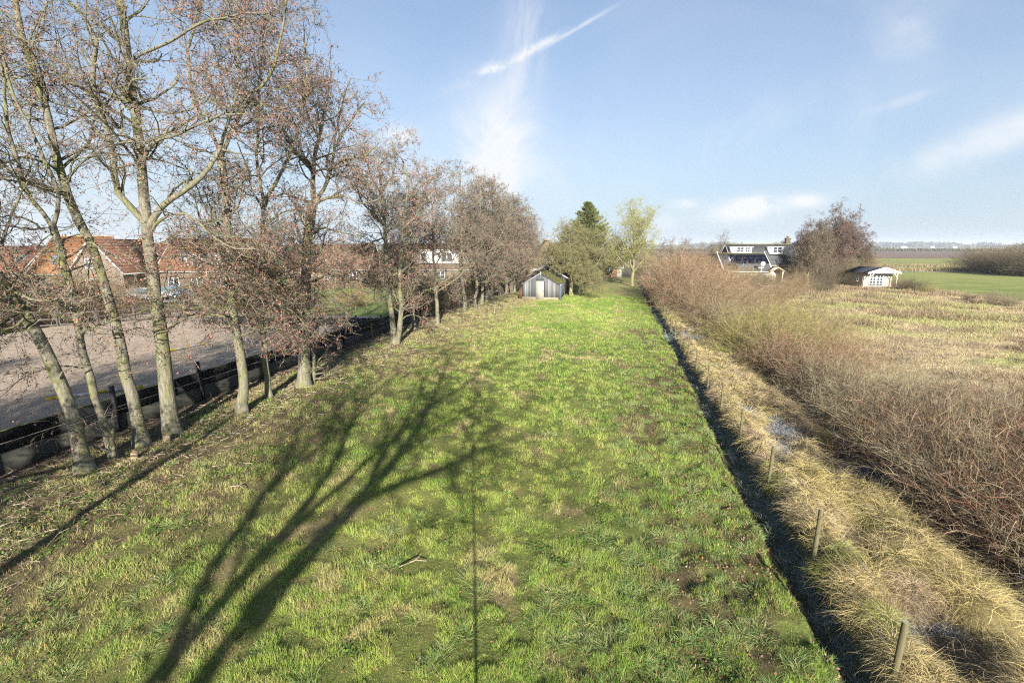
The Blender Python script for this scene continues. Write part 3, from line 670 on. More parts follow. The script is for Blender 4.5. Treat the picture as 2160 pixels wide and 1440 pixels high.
# birches: tall, reddish, hanging twigs
BIR = [(0.132, 0.083, 0.072), (0.110, 0.072, 0.061), (0.154, 0.105, 0.094), (0.094, 0.066, 0.055)]
protos['birch'] = (proto_tree('birch_tree', 12.2, 4.6, .17, 34, lowest=.2, ang=(25, 60), up=.12, dens=1.0, catk=.4, lod=2, tw=2.6, l2len=2.0, droop=-.22, twigcols=BIR, bark=A(.22, .20, .17), catcols=[(.11, .075, .06)]), False)
protos['birch2'] = (proto_tree('birch_tree', 10.5, 4.4, .15, 32, lowest=.15, ang=(25, 60), up=.12, dens=1.0, catk=.3, lod=2, tw=2.6, l2len=1.9, droop=-.12, twigcols=[(.15, .12, .08), (.11, .095, .06), (.13, .09, .07)], bark=A(.24, .22, .16), catcols=[(.11, .075, .06)]), False)
for i, (x_, Y_, key, s_, lab) in enumerate([(1790, 84, 'birch', 1.02, 'rightmost weeping birch of the clump, its reddish twigs hanging'), (1758, 80, 'birch', 1.08, 'tallest birch in the middle of the clump'), (1728, 77, 'birch2', 1.0, 'pale stemmed birch left of the tallest one'),
                                     (1705, 74, 'birch2', .85, 'yellowish pale trunk at the front of the birch clump'), (1690, 84, 'birch', .88, 'leftmost birch beside the cottage chimney'), (1822, 88, 'birch2', .72, 'low birch at the right foot of the clump'), (1775, 90, 'birch2', 1.05, 'birch at the back of the clump')]):
    place(key, QX(x_, Y_), Y_, i * 1.3, lab, group='birch clump behind the reeds', sc=s_)
# conifer
def conifer(loc, h, rad, label):
    root = empty('conifer_tree', loc); tag(root, label, 'tree')
    mb = MB(); K = 14; z = np.linspace(-.1, h * .96, K); mb.tubes(np.stack([z * 0, z * 0, z], 1)[None], np.linspace(.28, .03, K)[None], 10, (.12, .09, .06)); mb.build('trunk', M_bark, root, True)
    cr = MB(); n = 620; t = rng.random(n) ** 1.05; z0 = 1.2 + t * (h - 1.3); az = rng.uniform(0, 6.28, n); ln = rad * (1 - (z0 - 1.2) / (h - .9)) ** .95 * rng.uniform(.55, 1.28, n) + .2
    d = np.stack([np.cos(az), np.sin(az), rng.uniform(.05, .4, n)], 1); st = np.linspace(0, 1, 6)[None, :, None]
    Pt = np.stack([z0 * 0, z0 * 0, z0], 1)[:, None] + d[:, None] * ln[:, None, None] * st; Pt[:, :, 2] += -.25 * (st[..., 0] * (1 - st[..., 0]) * 2) * ln[:, None]
    cr.tubes(Pt, np.linspace(.03, .01, 6)[None] * np.ones((n, 1)), 3, (.1, .08, .05))
    m_ = 110000; j = rng.integers(0, n, m_); f = rng.random(m_) ** .6; kk = f * 5; i0 = np.minimum(kk.astype(int), 4); fr = (kk - i0)[:, None]
    B = Pt[j, i0] * (1 - fr) + Pt[j, i0 + 1] * fr + rng.normal(0, .09, (m_, 3))
    D = nrm(d[j] + rng.normal(0, .6, (m_, 3)) + A(0, 0, .15)) * rng.uniform(.15, .34, (m_, 1))
    cr.spikes(B, D, rng.uniform(.05, .09, m_), pick([(.08, .105, .03), (.12, .14, .04), (.17, .175, .05), (.05, .07, .028)], m_)); cr.build('crown', M_twig, root)
conifer((QX(1236, 88), 88, 0), QZ(427, 88), 7.2, 'dark green conifer rising behind the willow right of the grey shed')

# ---- shrubs
def shrub_proto(name, h, rad, cols, n=70, lean=.9, tw=1.0, base=.5, sh=7, up=.06, sc=1):
    mb = MB(); az = rng.uniform(0, 6.28, n); rb = rng.random(n) ** .5 * base; sp_ = rng.random(n)
    B = np.stack([np.cos(az) * rb, np.sin(az) * rb, np.full(n, -.05)], 1)
    d = nrm(np.stack([np.cos(az) * sp_ * lean, np.sin(az) * sp_ * lean, np.ones(n)], 1)); K = 8
    ln = h * rng.uniform(.65, 1.12, n); Pt = np.empty((n, K, 3)); Pt[:, 0] = B
    out = np.stack([np.cos(az), np.sin(az), az * 0], 1) * (sp_ * rad / h * .22)[:, None]
    for k_ in range(1, K):
        d = nrm(d + rng.normal(0, .09, (n, 3)) + out - A(0, 0, .03)); Pt[:, k_] = Pt[:, k_ - 1] + d * (ln / (K - 1))[:, None]
    R = (rng.uniform(.007, .014, n) * tw * np.where(rng.random(n) < .2, 2.0, 1))[:, None] * np.linspace(1, .35, K)[None]
    mb.tubes(Pt, R, 3, pick(cols, n))
    p3, r3, _ = grow(Pt, R, sh, lambda t, i: h * .38 * (1.2 - .6 * t), .12, 1., (20, 60), 5, .2, up, .6, .008 * tw, .4)
    mb.ribbons(p3, rng.uniform(.008, .014, len(p3)) * tw, pick(cols, len(p3)))
    p4, r4, _ = grow(p3, r3, 6, lambda t, i: h * .15 + 0 * t, .1, 1., (25, 70), 3, .25, up, .6, .004, .5)
    mb.ribbons(p4, rng.uniform(.005, .010, len(p4)) * tw, pick(cols, len(p4)))
    return mb.build(name, M_twig)
RED = [(.21, .095, .065), (.17, .10, .065), (.23, .16, .10), (.26, .20, .13), (.11, .07, .05), (.30, .24, .155), (.25, .20, .12)]
OLV = [(0.245, 0.218, 0.082), (0.197, 0.177, 0.068), (0.272, 0.224, 0.102), (0.150, 0.129, 0.061)]
GRY = [(0.236, 0.198, 0.136), (0.174, 0.136, 0.093), (0.273, 0.236, 0.167), (0.124, 0.093, 0.062), (0.198, 0.186, 0.093)]
TAN = [(0.238, 0.177, 0.105), (0.184, 0.136, 0.082), (0.136, 0.102, 0.061), (0.272, 0.218, 0.129), (0.184, 0.116, 0.075)]
DRK = [(.12, .09, .065), (.09, .07, .05), (.15, .12, .08), (.10, .10, .05)]
NEAR = dict(n=90, sh=11)
for key, cols, kw in [('red', RED, NEAR), ('red2', RED, NEAR), ('olive', OLV, dict(n=150, sh=9, lean=1.3)), ('grey', GRY, NEAR), ('grey2', GRY, NEAR), ('tan', TAN, dict(n=100, sh=9, lean=1.1)), ('dark', DRK, dict(n=110, sh=9, lean=1.1))]:
    protos['sh_' + key] = (shrub_proto({'red': 'dogwood_shrub', 'red2': 'dogwood_shrub', 'olive': 'willow_shrub', 'dark': 'bramble_shrub'}.get(key, 'bare_shrub'), 2.6, 1.6, cols, tw=.85, **kw), False)
HED = 'shrubs of the thicket beyond the wire fence'
cname = {'red': 'red-stemmed', 'red2': 'dull red', 'olive': 'olive green', 'grey': 'grey-brown', 'grey2': 'pale grey', 'tan': 'tan', 'dark': 'dark brown'}
ordl = ['first', 'second', 'third', 'fourth', 'fifth', 'sixth', 'seventh', 'eighth', 'ninth', 'tenth', 'eleventh', 'twelfth', 'thirteenth', 'fourteenth', 'fifteenth', 'sixteenth', 'seventeenth', 'eighteenth', 'nineteenth', 'twentieth']
front = [(8.9, 8.6, 'grey', .95), (8.8, 10.6, 'red', 1.0), (8.7, 12.4, 'grey2', 1.0), (8.6, 14.4, 'red2', .95), (8.5, 16.6, 'grey2', .95), (8.5, 19, 'grey', .9), (8.6, 21.6, 'red', .95), (8.3, 24.5, 'red2', 1.0), (8.2, 27.6, 'olive', 1.15), (8.0, 31, 'olive', 1.05), (7.9, 34.5, 'grey', 1.0), (7.7, 38, 'tan', 1.1), (7.4, 42, 'tan', 1.15), (7.2, 46, 'red2', 1.15), (7.2, 50.5, 'red', 1.2), (7.2, 55, 'red', 1.2), (7.6, 60, 'tan', 1.2), (8.0, 66, 'dark', 1.15)]
back = [(11.0, 9.6, 'red', 1.05), (10.8, 11.8, 'red2', 1.05), (10.8, 14.2, 'red', 1.0), (10.7, 16.6, 'grey', .95), (10.5, 19.6, 'grey2', .8), (10.6, 24.2, 'red', .9), (10.8, 28.6, 'olive', 1.15), (10.4, 32.6, 'olive', 1.1), (10.6, 37, 'tan', 1.05), (10.4, 42, 'tan', 1.1), (10.2, 47.5, 'tan', 1.2), (10.4, 53, 'red2', 1.25), (10.8, 59, 'red', 1.2), (11.0, 66, 'tan', 1.2)]
third = [(13.2, 11.0, 'red', 1.0), (13.0, 13.8, 'red2', .9), (13.2, 17.2, 'grey', .8), (14, 33, 'tan', .75), (14, 44, 'tan', .95), (13.6, 50, 'tan', 1.05), (14, 57, 'red2', 1.2), (14.5, 64, 'tan', 1.25), (17, 55, 'tan', 1.0), (18.5, 60, 'tan', 1.05), (18, 67, 'dark', 1.2), (21, 63, 'tan', 1.0), (24, 70, 'tan', 1.1), (22, 76, 'dark', 1.2), (28, 72, 'dark', 1.0)]
for row, nm in ((front, 'front'), (back, 'second'), (third, 'back')):
    for i, (w_, s_, k_, sc_2) in enumerate(row):
        x_, y_ = ws(w_, s_)
        place('sh_' + k_, x_, y_, rng.uniform(0, 6.28), '%s leafless shrub, %s from the near end in the %s thicket line' % (cname[k_], ordl[i], nm), 'shrub', HED, sc=sc_2 * {'front': 1.05, 'second': 1.0, 'back': .68 if s_ > 30 else 1.0}[nm] * (1 + {'front': .85, 'second': .55, 'back': .35}[nm] * float(sstep(32, 60, np.array(float(s_))))), z=-.15 if nm == 'front' else 0)
misc = [(1905, 68, 'dark', .8, 'dark rounded shrub right beside the summerhouse'), (1935, 66, 'dark', .75, 'dark shrub with olive edge, right of the one by the summerhouse'), (1960, 64, 'olive', .5, 'small olive shrub at the right end of the summerhouse bushes'),
        (2100, 52, 'grey', .55, 'low grey scrub at the right edge of the dry field'), (2140, 49, 'grey2', .6, 'pale grey scrub cut by the right edge of the frame'), (2050, 54, 'dark', .4, 'low dark scrub left of the grey scrub in the dry field'),
        (1850, 96, 'grey2', 1.5, 'pale bare shrub behind the summerhouse'), (1800, 78, 'dark', 1.1, 'dark shrub at the foot of the birches'), (1745, 74, 'dark', 1.1, 'dark shrub below the pale birch stems'), (1830, 90, 'grey', 1.3, 'grey shrub right of the birches'),
        (1680, 70, 'tan', 1.3, 'tan shrub before the birch clump'), (1640, 67, 'tan', 1.0, 'tan shrub right of the wooden garden porch'), (1585, 66, 'grey', 1.2, 'grey shrub before the lean-to wall'), (1700, 76, 'dark', 1.9, 'tall dark shrub under the left birches'), (1775, 80, 'dark', 2.0, 'tall dark shrub under the middle birches'), (1735, 84, 'tan', 2.2, 'tall tan shrub behind the pale birch stems'), (1815, 84, 'tan', 1.8, 'tan shrub under the rightmost birch'), (1565, 68, 'olive', 1.35, 'yellow-green shrub before the cottage lean-to'), (1600, 70, 'tan', 1.0, 'tan shrub below the satellite dish'), (1540, 70, 'red', 1.3, 'reddish shrub at the left corner of the cottage'),
        (1385, 80, 'dark', 1.0, 'dark shrub right of the lichen tree trunk'), (1365, 79, 'grey', .8, 'grey shrub at the lawn end beside the lichen tree'), (1440, 84, 'red2', 1.4, 'reddish shrub behind the open shelter'), (1470, 88, 'tan', 1.6, 'tall tan shrub left of the cottage'), (1500, 90, 'red2', 1.6, 'tall reddish shrub close to the cottage gable'),
        (1400, 112, 'tan', 2.0, 'tall tan thicket far behind the open shelter'), (1440, 118, 'dark', 2.0, 'tall dark thicket far behind the open shelter'), (1485, 122, 'tan', 2.2, 'tall tan thicket on the skyline left of the cottage'), (1530, 125, 'red2', 2.0, 'tall reddish thicket behind the cottage gable'), (1365, 125, 'red', 2.0, 'tall reddish thicket behind the lichen tree'), (1320, 128, 'dark', 2.0, 'tall dark thicket behind the tarred shed'), (1235, 74, 'tan', 1.1, 'tan shrub behind the willow'), (1255, 80, 'dark', 1.0, 'dark shrub left of the brick outbuilding'), (1118, 66, 'dark', 1.1, 'dark evergreen-looking shrub left of the grey shed'), (1350, 92, 'dark', 1.2, 'dark shrub behind the lichen tree')]
for x_, Y_, k_, sc_2, lab in misc: place('sh_' + k_, QX(x_, Y_, 600), Y_, rng.uniform(0, 6), lab, 'shrub', 'scattered shrubs', sc=sc_2)
for i, (x_, Y_, sc_2) in enumerate([(2062, 117, 2.5), (2092, 112, 2.6), (2118, 108, 2.5), (2146, 104, 2.6), (2176, 100, 2.6), (2210, 96, 2.6), (2075, 124, 2.5), (2125, 118, 2.8), (2170, 112, 2.9)]):
    place('sh_' + ('tan' if i >= 6 else 'dark'), QX(x_, Y_, 560), Y_, i * 1.1, '%s tall dark shrub of the hedge across the green field at the right' % ordl[i], 'shrub', 'tall hedge across the green field', sc=sc_2)
for i, (w_, s_) in enumerate([(-17.5, 38), (-18.5, 41), (-17.4, 44), (-18.6, 47), (-17.6, 50.5), (-18.8, 54), (-17.6, 58), (-18.5, 62), (-17, 66), (-20.5, 43), (-20.8, 49), (-21, 56), (-20.5, 63)]):
    x_, y_ = ws(w_, s_); place('sh_dark', x_, y_, i * 2.1, '%s dark undergrowth shrub behind the row of alders past the arena' % ordl[i], 'shrub', 'dark undergrowth behind the alders', sc=1.05 + .1 * (i % 3))
for i, (x_, y_, k_) in enumerate([(20, 694, 'dark'), (60, 690, 'grey'), (105, 686, 'dark'), (150, 682, 'tan'), (195, 680, 'dark'), (240, 676, 'tan'), (-30, 698, 'dark'), (130, 660, 'olive'), (60, 655, 'tan'), (210, 650, 'dark'), (500, 655, 'olive'), (560, 650, 'olive'), (620, 650, 'dark'), (750, 645, 'olive'), (0, 668, 'tan'), (90, 672, 'tan'), (170, 668, 'grey'), (215, 664, 'tan'), (450, 640, 'dark')]):
    g_ = P(x_, y_); place('sh_' + k_, g_[0], g_[1], i * 1.7, '%s %s shrub of the hedge beyond the sand arena' % (ordl[i], cname[k_]), 'shrub', 'hedge beyond the sand arena', sc=(1.35 if x_ < 250 else .8) + .12 * (i % 4))
# ------------------------------------------------------------------ grass and straw
def scatter(n, dmin, dmax, pw, a0=-54, a1=54):
    """points round the viewpoint, thinning with distance; d**-pw areal density"""
    u = rng.random(n); e = 2 - pw
    d = (dmin ** e + u * (dmax ** e - dmin ** e)) ** (1 / e) if abs(e) > 1e-6 else dmin * (dmax / dmin) ** u
    an = np.radians(rng.uniform(a0, a1, n)); x = d * np.sin(an); y = d * np.cos(an); return x, y, d
def blades(B, Ln, W, lean, c, K=2, az=None, droop=.0):
    n = len(B); az = rng.uniform(0, 6.28, n) if az is None else az
    th = np.clip(rng.normal(0, 1, n) * .3 + lean, 0, 1.4)
    d = np.stack([np.cos(az) * np.sin(th), np.sin(az) * np.sin(th), np.cos(th)], 1)
    return B, d * Ln[:, None], W, c
mb = MB()
n = 1350000; x, y, d = scatter(n, 5.0, 60, 2.0); w, s = WS(x, y)
ok = (w > -16.2) & (w < edge(s) + .2 + .5 * (fbm(s * 3.1, w * 2, 17) - .45)) & (y > 4.2); w, s, x, y, d = [a_[ok] for a_ in (w, s, x, y, d)]
clump = fbm(w * 3.2, s * 3.2, 101, 3); cover = fbm(w * .9, s * .9, 102, 3)
leftw = sstep(-7.5, -13.5, w); rightw = sstep(-.5, 2.4, w)
keep = rng.random(len(w)) < np.clip(1.25 - leftw * .5 - rightw * .25 * (d < 30) - sstep(.55, .7, cover) * .5, .15, 1) * (.48 + .7 * sstep(.34, .56, clump))
w, s, x, y, d, clump = [a_[keep] for a_ in (w, s, x, y, d, clump)]; n = len(w)
g0 = fbm(w * 2.7, s * 2.7, 43, 3)
c = lawncol(w, s); gm = c[:, 1] < .1
c = mixv(c, GREEN, (np.where(gm, .7, .25)))
c = c * 1.1 * rng.uniform(.55, 1.5, (n, 1)) * (1 + rng.normal(0, .06, (n, 3))) * (.75 + .45 * sstep(.35, .65, clump))[:, None]
c = np.where((rng.random(n) < .14)[:, None], STRAW * rng.uniform(.7, 1.2, (n, 1)), c)
far = np.clip(d / 9, 1, 5)
Ln = rng.uniform(.035, .085, n) * (.45 + 1.5 * sstep(.42, .66, clump)) * far ** .3; W = rng.uniform(.005, .009, n) * far ** .85
B = np.stack([x, y, height(w, s) - .005], 1); az = rng.uniform(0, 6.28, n); th = np.clip(rng.normal(.55, .35, n), 0, 1.35)
D = np.stack([np.cos(az) * np.sin(th), np.sin(az) * np.sin(th), np.cos(th)], 1) * Ln[:, None]
mb.spikes(B, D, W, c)
# coarse tufts, thickest along the ditch
nt_ = 900; x, y, d = scatter(nt_ * 6, 5.2, 50, 1.5); w, s = WS(x, y)
pr = .06 + 1.2 * sstep(-2.5, 2.0, w) + .2 * (d < 11)
ok = (w > -13) & (w < edge(s) + .12) & (rng.random(len(w)) < pr * .36) & (y > 4.4); x, y, w, s, d = [a_[ok] for a_ in (x, y, w, s, d)]
m_ = np.where(w > 0, 190, 220); ix = np.repeat(np.arange(len(x)), m_); n = len(ix)
size = rng.uniform(.45, 1.35, len(x))
az = rng.uniform(0, 6.28, n); rb = rng.random(n) ** .6 * .16 * size[ix]; bx = x[ix] + np.cos(az) * rb; by = y[ix] + np.sin(az) * rb; bw, bs = WS(bx, by)
B = np.stack([bx, by, height(bw, bs) - .01], 1); Ln = rng.uniform(.05, .21, n) * size[ix]
th0 = .08 + rb / .16 * .5 + rng.normal(0, .28, n); az = az + rng.normal(0, .9, n); d0 = np.stack([np.cos(az) * np.sin(th0), np.sin(az) * np.sin(th0), np.cos(th0)], 1)
K = 4; Pt = np.empty((n, K, 3)); Pt[:, 0] = B
for k_ in range(1, K):
    d0 = nrm(d0 + np.stack([np.cos(az) * .22, np.sin(az) * .22, np.full(n, -.26)], 1)); Pt[:, k_] = Pt[:, k_ - 1] + d0 * (Ln / (K - 1))[:, None]
hue = rng.random(len(x))[ix][:, None]; c = (A(.15, .25, .065) * (1 - hue) + A(.30, .37, .15) * hue) * rng.uniform(.6, 1.35, (n, 1))
c = np.where((rng.random(n) < .12)[:, None], STRAW, c)
mb.ribbons(Pt, rng.uniform(.005, .009, n) * np.clip(d[ix] / 9, 1, 3) ** .7, c)
tag(mb.build('lawn_grass', M_blade), 'short green lawn grass with tufts', 'grass', kind='stuff')
# broad-leaved weeds in bright green patches
mb = MB(); x, y, d = scatter(130000, 5.2, 30, 1.6); w, s = WS(x, y)
pt = fbm(w * .8, s * .8, 111, 3); bias = sstep(-6, -13, w) * .13 + sstep(0, 2.5, w) * .07
ok = (pt + bias > .66) & (w > -15.8) & (w < 3.1) & (y > 4.4); x, y, w, s, d = [a_[ok] for a_ in (x, y, w, s, d)]; n = len(x)
B = np.stack([x, y, height(w, s) + rng.uniform(.005, .05, n)], 1)
c = pick([(.11, .20, .035), (.15, .25, .045), (.06, .13, .025)], n) * rng.uniform(.6, 1.3, (n, 1))
a_ = nrm(np.stack([rng.normal(0, 1, n), rng.normal(0, 1, n), rng.normal(0, .3, n)], 1)); b_ = nrm(np.cross(a_, A(0, 0, 1) + rng.normal(0, .3, (n, 3)))); sz = (rng.uniform(.025, .055, n) * np.clip(d / 10, 1, 2))[:, None]
V = np.stack([B, B + (a_ * .5 + b_ * .4) * sz, B + a_ * sz, B + (a_ * .5 - b_ * .4) * sz], 1)
mb.add(V.reshape(-1, 3), q=np.arange(n * 4).reshape(n, 4), c=np.repeat(c, 4, axis=0))
tag(mb.build('leafy_weeds', M_blade), 'patches of bright green leafy weeds in the lawn', 'weeds', kind='stuff')
# fallen leaves
mb = MB(); x, y, d = scatter(160000, 5.2, 45, 1.7); w, s = WS(x, y)
pr = .03 + .5 * sstep(.5, 2.6, w) * sstep(.42, .62, fbm(w * 1.3, s * 1.3, 121, 3)) + .35 * sstep(-9, -13, w) * sstep(.4, .6, fbm(w, s, 122, 3))
ok = (rng.random(len(x)) < pr) & (w > -17) & (w < 3.9); x, y, w, s, d = [a_[ok] for a_ in (x, y, w, s, d)]; n = len(x)
B = np.stack([x, y, height(w, s) + rng.uniform(.01, .04, n)], 1)
mb.flakes(B, rng.uniform(.025, .065, n), pick([(.22, .13, .08), (.16, .095, .06), (.30, .20, .13), (.22, .10, .05), (.11, .07, .05)], n))
tag(mb.build('fallen_leaves', M_leaf), 'brown fallen leaves scattered in the grass', 'leaves', kind='stuff')
# woody litter under the alders
mb = MB(); x, y, d = scatter(150000, 8, 60, 1.6, -54, 5); w, s = WS(x, y)
ok = (np.abs(w + 13.6) < 3.4) & (rng.random(len(x)) < .55 * np.exp(-((w + 14.6) / 2.2) ** 2) + .06); x, y, w, s, d = [a_[ok] for a_ in (x, y, w, s, d)]; n = len(x)
B = np.stack([x, y, height(w, s) + rng.uniform(.0, .04, n)], 1); D = nrm(np.stack([rng.normal(0, 1, n), rng.normal(0, 1, n), rng.normal(0, .12, n)], 1)) * rng.uniform(.1, .45, (n, 1))
mb.spikes(B, D, rng.uniform(.012, .025, n) * np.clip(d / 15, 1, 3), pick([(.30, .25, .18), (.2, .15, .1), (.36, .3, .22), (.12, .09, .07)], n))
tag(mb.build('twig_litter', M_twig), 'dead twigs and straw littered under the alders', 'litter', kind='stuff')

def tussocks(mb, cx, cy, cz, rad, hgt, m_, cols, frost=None, dd=None, seed=0):
    """arching straw tussocks: strands leave a mound and fall over"""
    ix = np.repeat(np.arange(len(cx)), m_); n = len(ix); az = rng.uniform(0, 6.28, n); r = rng.random(n) ** .6
    base_r = r * rad[ix] * .75; bias = rng.uniform(0, 6.28, len(cx))[ix]
    z = cz[ix] + hgt[ix] * (1 - r ** 2) * .6
    B = np.stack([cx[ix] + np.cos(az) * base_r, cy[ix] + np.sin(az) * base_r, z], 1)
    a2 = az + rng.normal(0, .5, n); fl = nrm(np.stack([np.cos(a2) + .6 * np.cos(bias), np.sin(a2) + .6 * np.sin(bias), a2 * 0], 1))
    th = rng.uniform(.2, 1.2, n)[:, None]; d = nrm(fl * np.sin(th) + A(0, 0, 1) * np.cos(th)); K = 5; Ln = rng.uniform(.18, .48, n) * (rad[ix] / .45)
    Pt = np.empty((n, K, 3)); Pt[:, 0] = B
    for k_ in range(1, K):
        d = nrm(d + fl * .15 - A(0, 0, .38) + rng.normal(0, .24, (n, 3))); Pt[:, k_] = Pt[:, k_ - 1] + d * (Ln / (K - 1))[:, None]
    c = cols[ix] * rng.uniform(.6, 1.3, (n, 1))
    W = rng.uniform(.003, .0065, n) * (1 if dd is None else np.clip(dd[ix] / 9, 1, 3.5) ** .85)
    mb.ribbons(Pt, W, c)
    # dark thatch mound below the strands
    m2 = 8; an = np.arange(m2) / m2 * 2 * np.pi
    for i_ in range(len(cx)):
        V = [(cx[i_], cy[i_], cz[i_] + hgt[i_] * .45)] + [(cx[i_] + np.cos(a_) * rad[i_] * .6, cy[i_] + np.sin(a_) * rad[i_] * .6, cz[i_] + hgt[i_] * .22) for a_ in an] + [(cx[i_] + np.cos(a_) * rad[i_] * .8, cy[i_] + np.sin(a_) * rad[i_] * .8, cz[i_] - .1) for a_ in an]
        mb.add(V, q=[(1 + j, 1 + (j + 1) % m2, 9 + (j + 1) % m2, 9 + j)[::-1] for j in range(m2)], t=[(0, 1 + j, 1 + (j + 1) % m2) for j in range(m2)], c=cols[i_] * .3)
mb = MB()
S_ = []; 
for s_ in np.arange(3.5, 80, .33):                    # continuous bank behind the fence
    st = 1 + int(s_ > 30)
    if st == 2 and rng.random() < .5: continue
    S_.append((4.48 + rng.normal(0, .1), s_ + rng.normal(0, .1), rng.uniform(.34, .52), rng.uniform(.45, .75), 0))
for _ in range(430):
    s_ = 3.5 + 62 * rng.random() ** 1.5; w_ = rng.uniform(4.7, 7.0)
    fz = fbm(np.array([w_ * .9]), np.array([s_ * .7]), 131, 3)[0]
    if fz < .47 and rng.random() < .93: continue
    S_.append((w_, s_, rng.uniform(.38, .72), rng.uniform(.4, .8), fz))
S_ = np.array(S_); cx, cy = XY(S_[:, 0], S_[:, 1]); cz = height(S_[:, 0], S_[:, 1]); dd = np.hypot(cx, cy)
hue = rng.random(len(S_))[:, None]; cols = A(.54, .44, .26) * (1 - hue) + A(.54, .45, .19) * hue
gr = (rng.random(len(S_)) < .09)[:, None]; cols = np.where(gr, A(.32, .33, .11), cols); cols = np.where((rng.random(len(S_)) < .14)[:, None], A(.40, .31, .21), cols)
m_ = np.clip(4600 / np.maximum(dd, 7), 80, 600).astype(int)
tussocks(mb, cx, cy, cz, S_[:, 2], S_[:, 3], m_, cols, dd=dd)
# straggling straw between and beyond the tussocks
n = 80000; s_ = 3.5 + 70 * rng.random(n) ** 1.6; w_ = rng.uniform(4.3, 10.5, n); x, y = XY(w_, s_); dd = np.hypot(x, y)
B = np.stack([x, y, height(w_, s_)], 1); az = rng.uniform(0, 6.28, n); th = np.clip(rng.normal(.9, .4, n), 0, 1.5)
D = np.stack([np.cos(az) * np.sin(th), np.sin(az) * np.sin(th), np.cos(th)], 1); Ln = rng.uniform(.12, .45, n)
K = 3; Pt = np.stack([B, B + D * Ln[:, None] * .5, B + D * Ln[:, None] * .9 - A(0, 0, .18) * Ln[:, None]], 1)
fr = sstep(.52, .6, fbm(w_ * 1.1, s_ * .9, 63, 3)) * (w_ > 4.6); c = mixv(pick([(.46, .37, .22), (.36, .28, .17), (.28, .25, .12), (.22, .16, .11)], n), A(.36, .38, .41), fr * .8)
mb.ribbons(Pt, rng.uniform(.006, .011, n) * np.clip(dd / 9, 1, 4) ** .85, c)
# frosted blades in the ditch
n = 60000; s_ = 3.5 + 50 * rng.random(n) ** 1.5; w_ = rng.uniform(3.2, 4.25, n); w_ = np.where(w_ < edge(s_) + .42, rng.uniform(3.85, 4.25, n), w_); x, y = XY(w_, s_); dd = np.hypot(x, y)
B = np.stack([x, y, height(w_, s_)], 1); az = rng.uniform(0, 6.28, n); th = np.clip(rng.normal(.9, .3, n), 0, 1.4)
D = np.stack([np.cos(az) * np.sin(th), np.sin(az) * np.sin(th), np.cos(th)], 1) * rng.uniform(.06, .24, (n, 1))
mb.spikes(B, D, rng.uniform(.006, .011, n) * np.clip(dd / 9, 1, 4) ** .8, pick([(.30, .34, .33), (.14, .19, .09), (.42, .46, .48), (.20, .22, .12)], n))
tag(mb.build('dry_tussock_grass', M_straw), 'long straw-coloured tussock grass along the wire fence', 'dry grass', kind='stuff')
# dry field beyond the thicket
mb = MB(); n = 560000; x, y, d = scatter(n, 11, 125, 1.75, -2, 56); w, s = WS(x, y); n2 = fbm(w * .6, s * .6, 61)
ok = (w > 9.0) & (w < wb(s) - 1 + (n2 - .5) * 8) & (s < 96); x, y, w, s, d = [a_[ok] for a_ in (x, y, w, s, d)]; n = len(x)
tall = fbm(w * .35, s * .35, 141, 3); c = fieldcol(w, s) * rng.uniform(.65, 1.4, (n, 1)); c = mixv(c, A(.22, .15, .11), sstep(.48, .64, tall) * .6)
Ln = rng.uniform(.10, .34, n) * (.5 + 1.5 * sstep(.42, .70, tall)) * np.clip(d / 30, .9, 1.5); az = rng.uniform(0, 6.28, n); th = np.clip(rng.normal(.75, .4, n), 0, 1.4)
D = np.stack([np.cos(az) * np.sin(th), np.sin(az) * np.sin(th), np.cos(th)], 1) * Ln[:, None]
mb.spikes(np.stack([x, y, height(w, s) - .02], 1), D, rng.uniform(.008, .015, n) * np.clip(d / 14, 1, 7) ** .9, c)
tag(mb.build('dry_field_grass', M_straw), 'tall dry grass and weed stalks covering the fallow field', 'dry grass', kind='stuff')
# pale reeds at the field ditch and the back of the green field
mb = MB(); n = 26000; x = rng.uniform(95, 330, n); t_ = (x - 70) / 530; y = 150.5 - 24 * t_ + rng.normal(0, 1.6, n)
x2 = rng.uniform(86, 125, 8000); y2 = 121 + rng.normal(0, 1.2, 8000) - (x2 - 86) * .04
x = np.r_[x, x2]; y = np.r_[y, y2]; n = len(x)
D = np.stack([rng.normal(0, .2, n), rng.normal(0, .2, n), rng.uniform(.5, 1.3, n)], 1)
mb.spikes(np.stack([x, y, x * 0], 1), D, rng.uniform(.06, .14, n), pick([(.38, .31, .18), (.3, .25, .14), (.2, .18, .09)], n))
tag(mb.build('field_reeds', M_straw), 'pale reeds in a thin line across the green fields', 'reeds', kind='stuff')
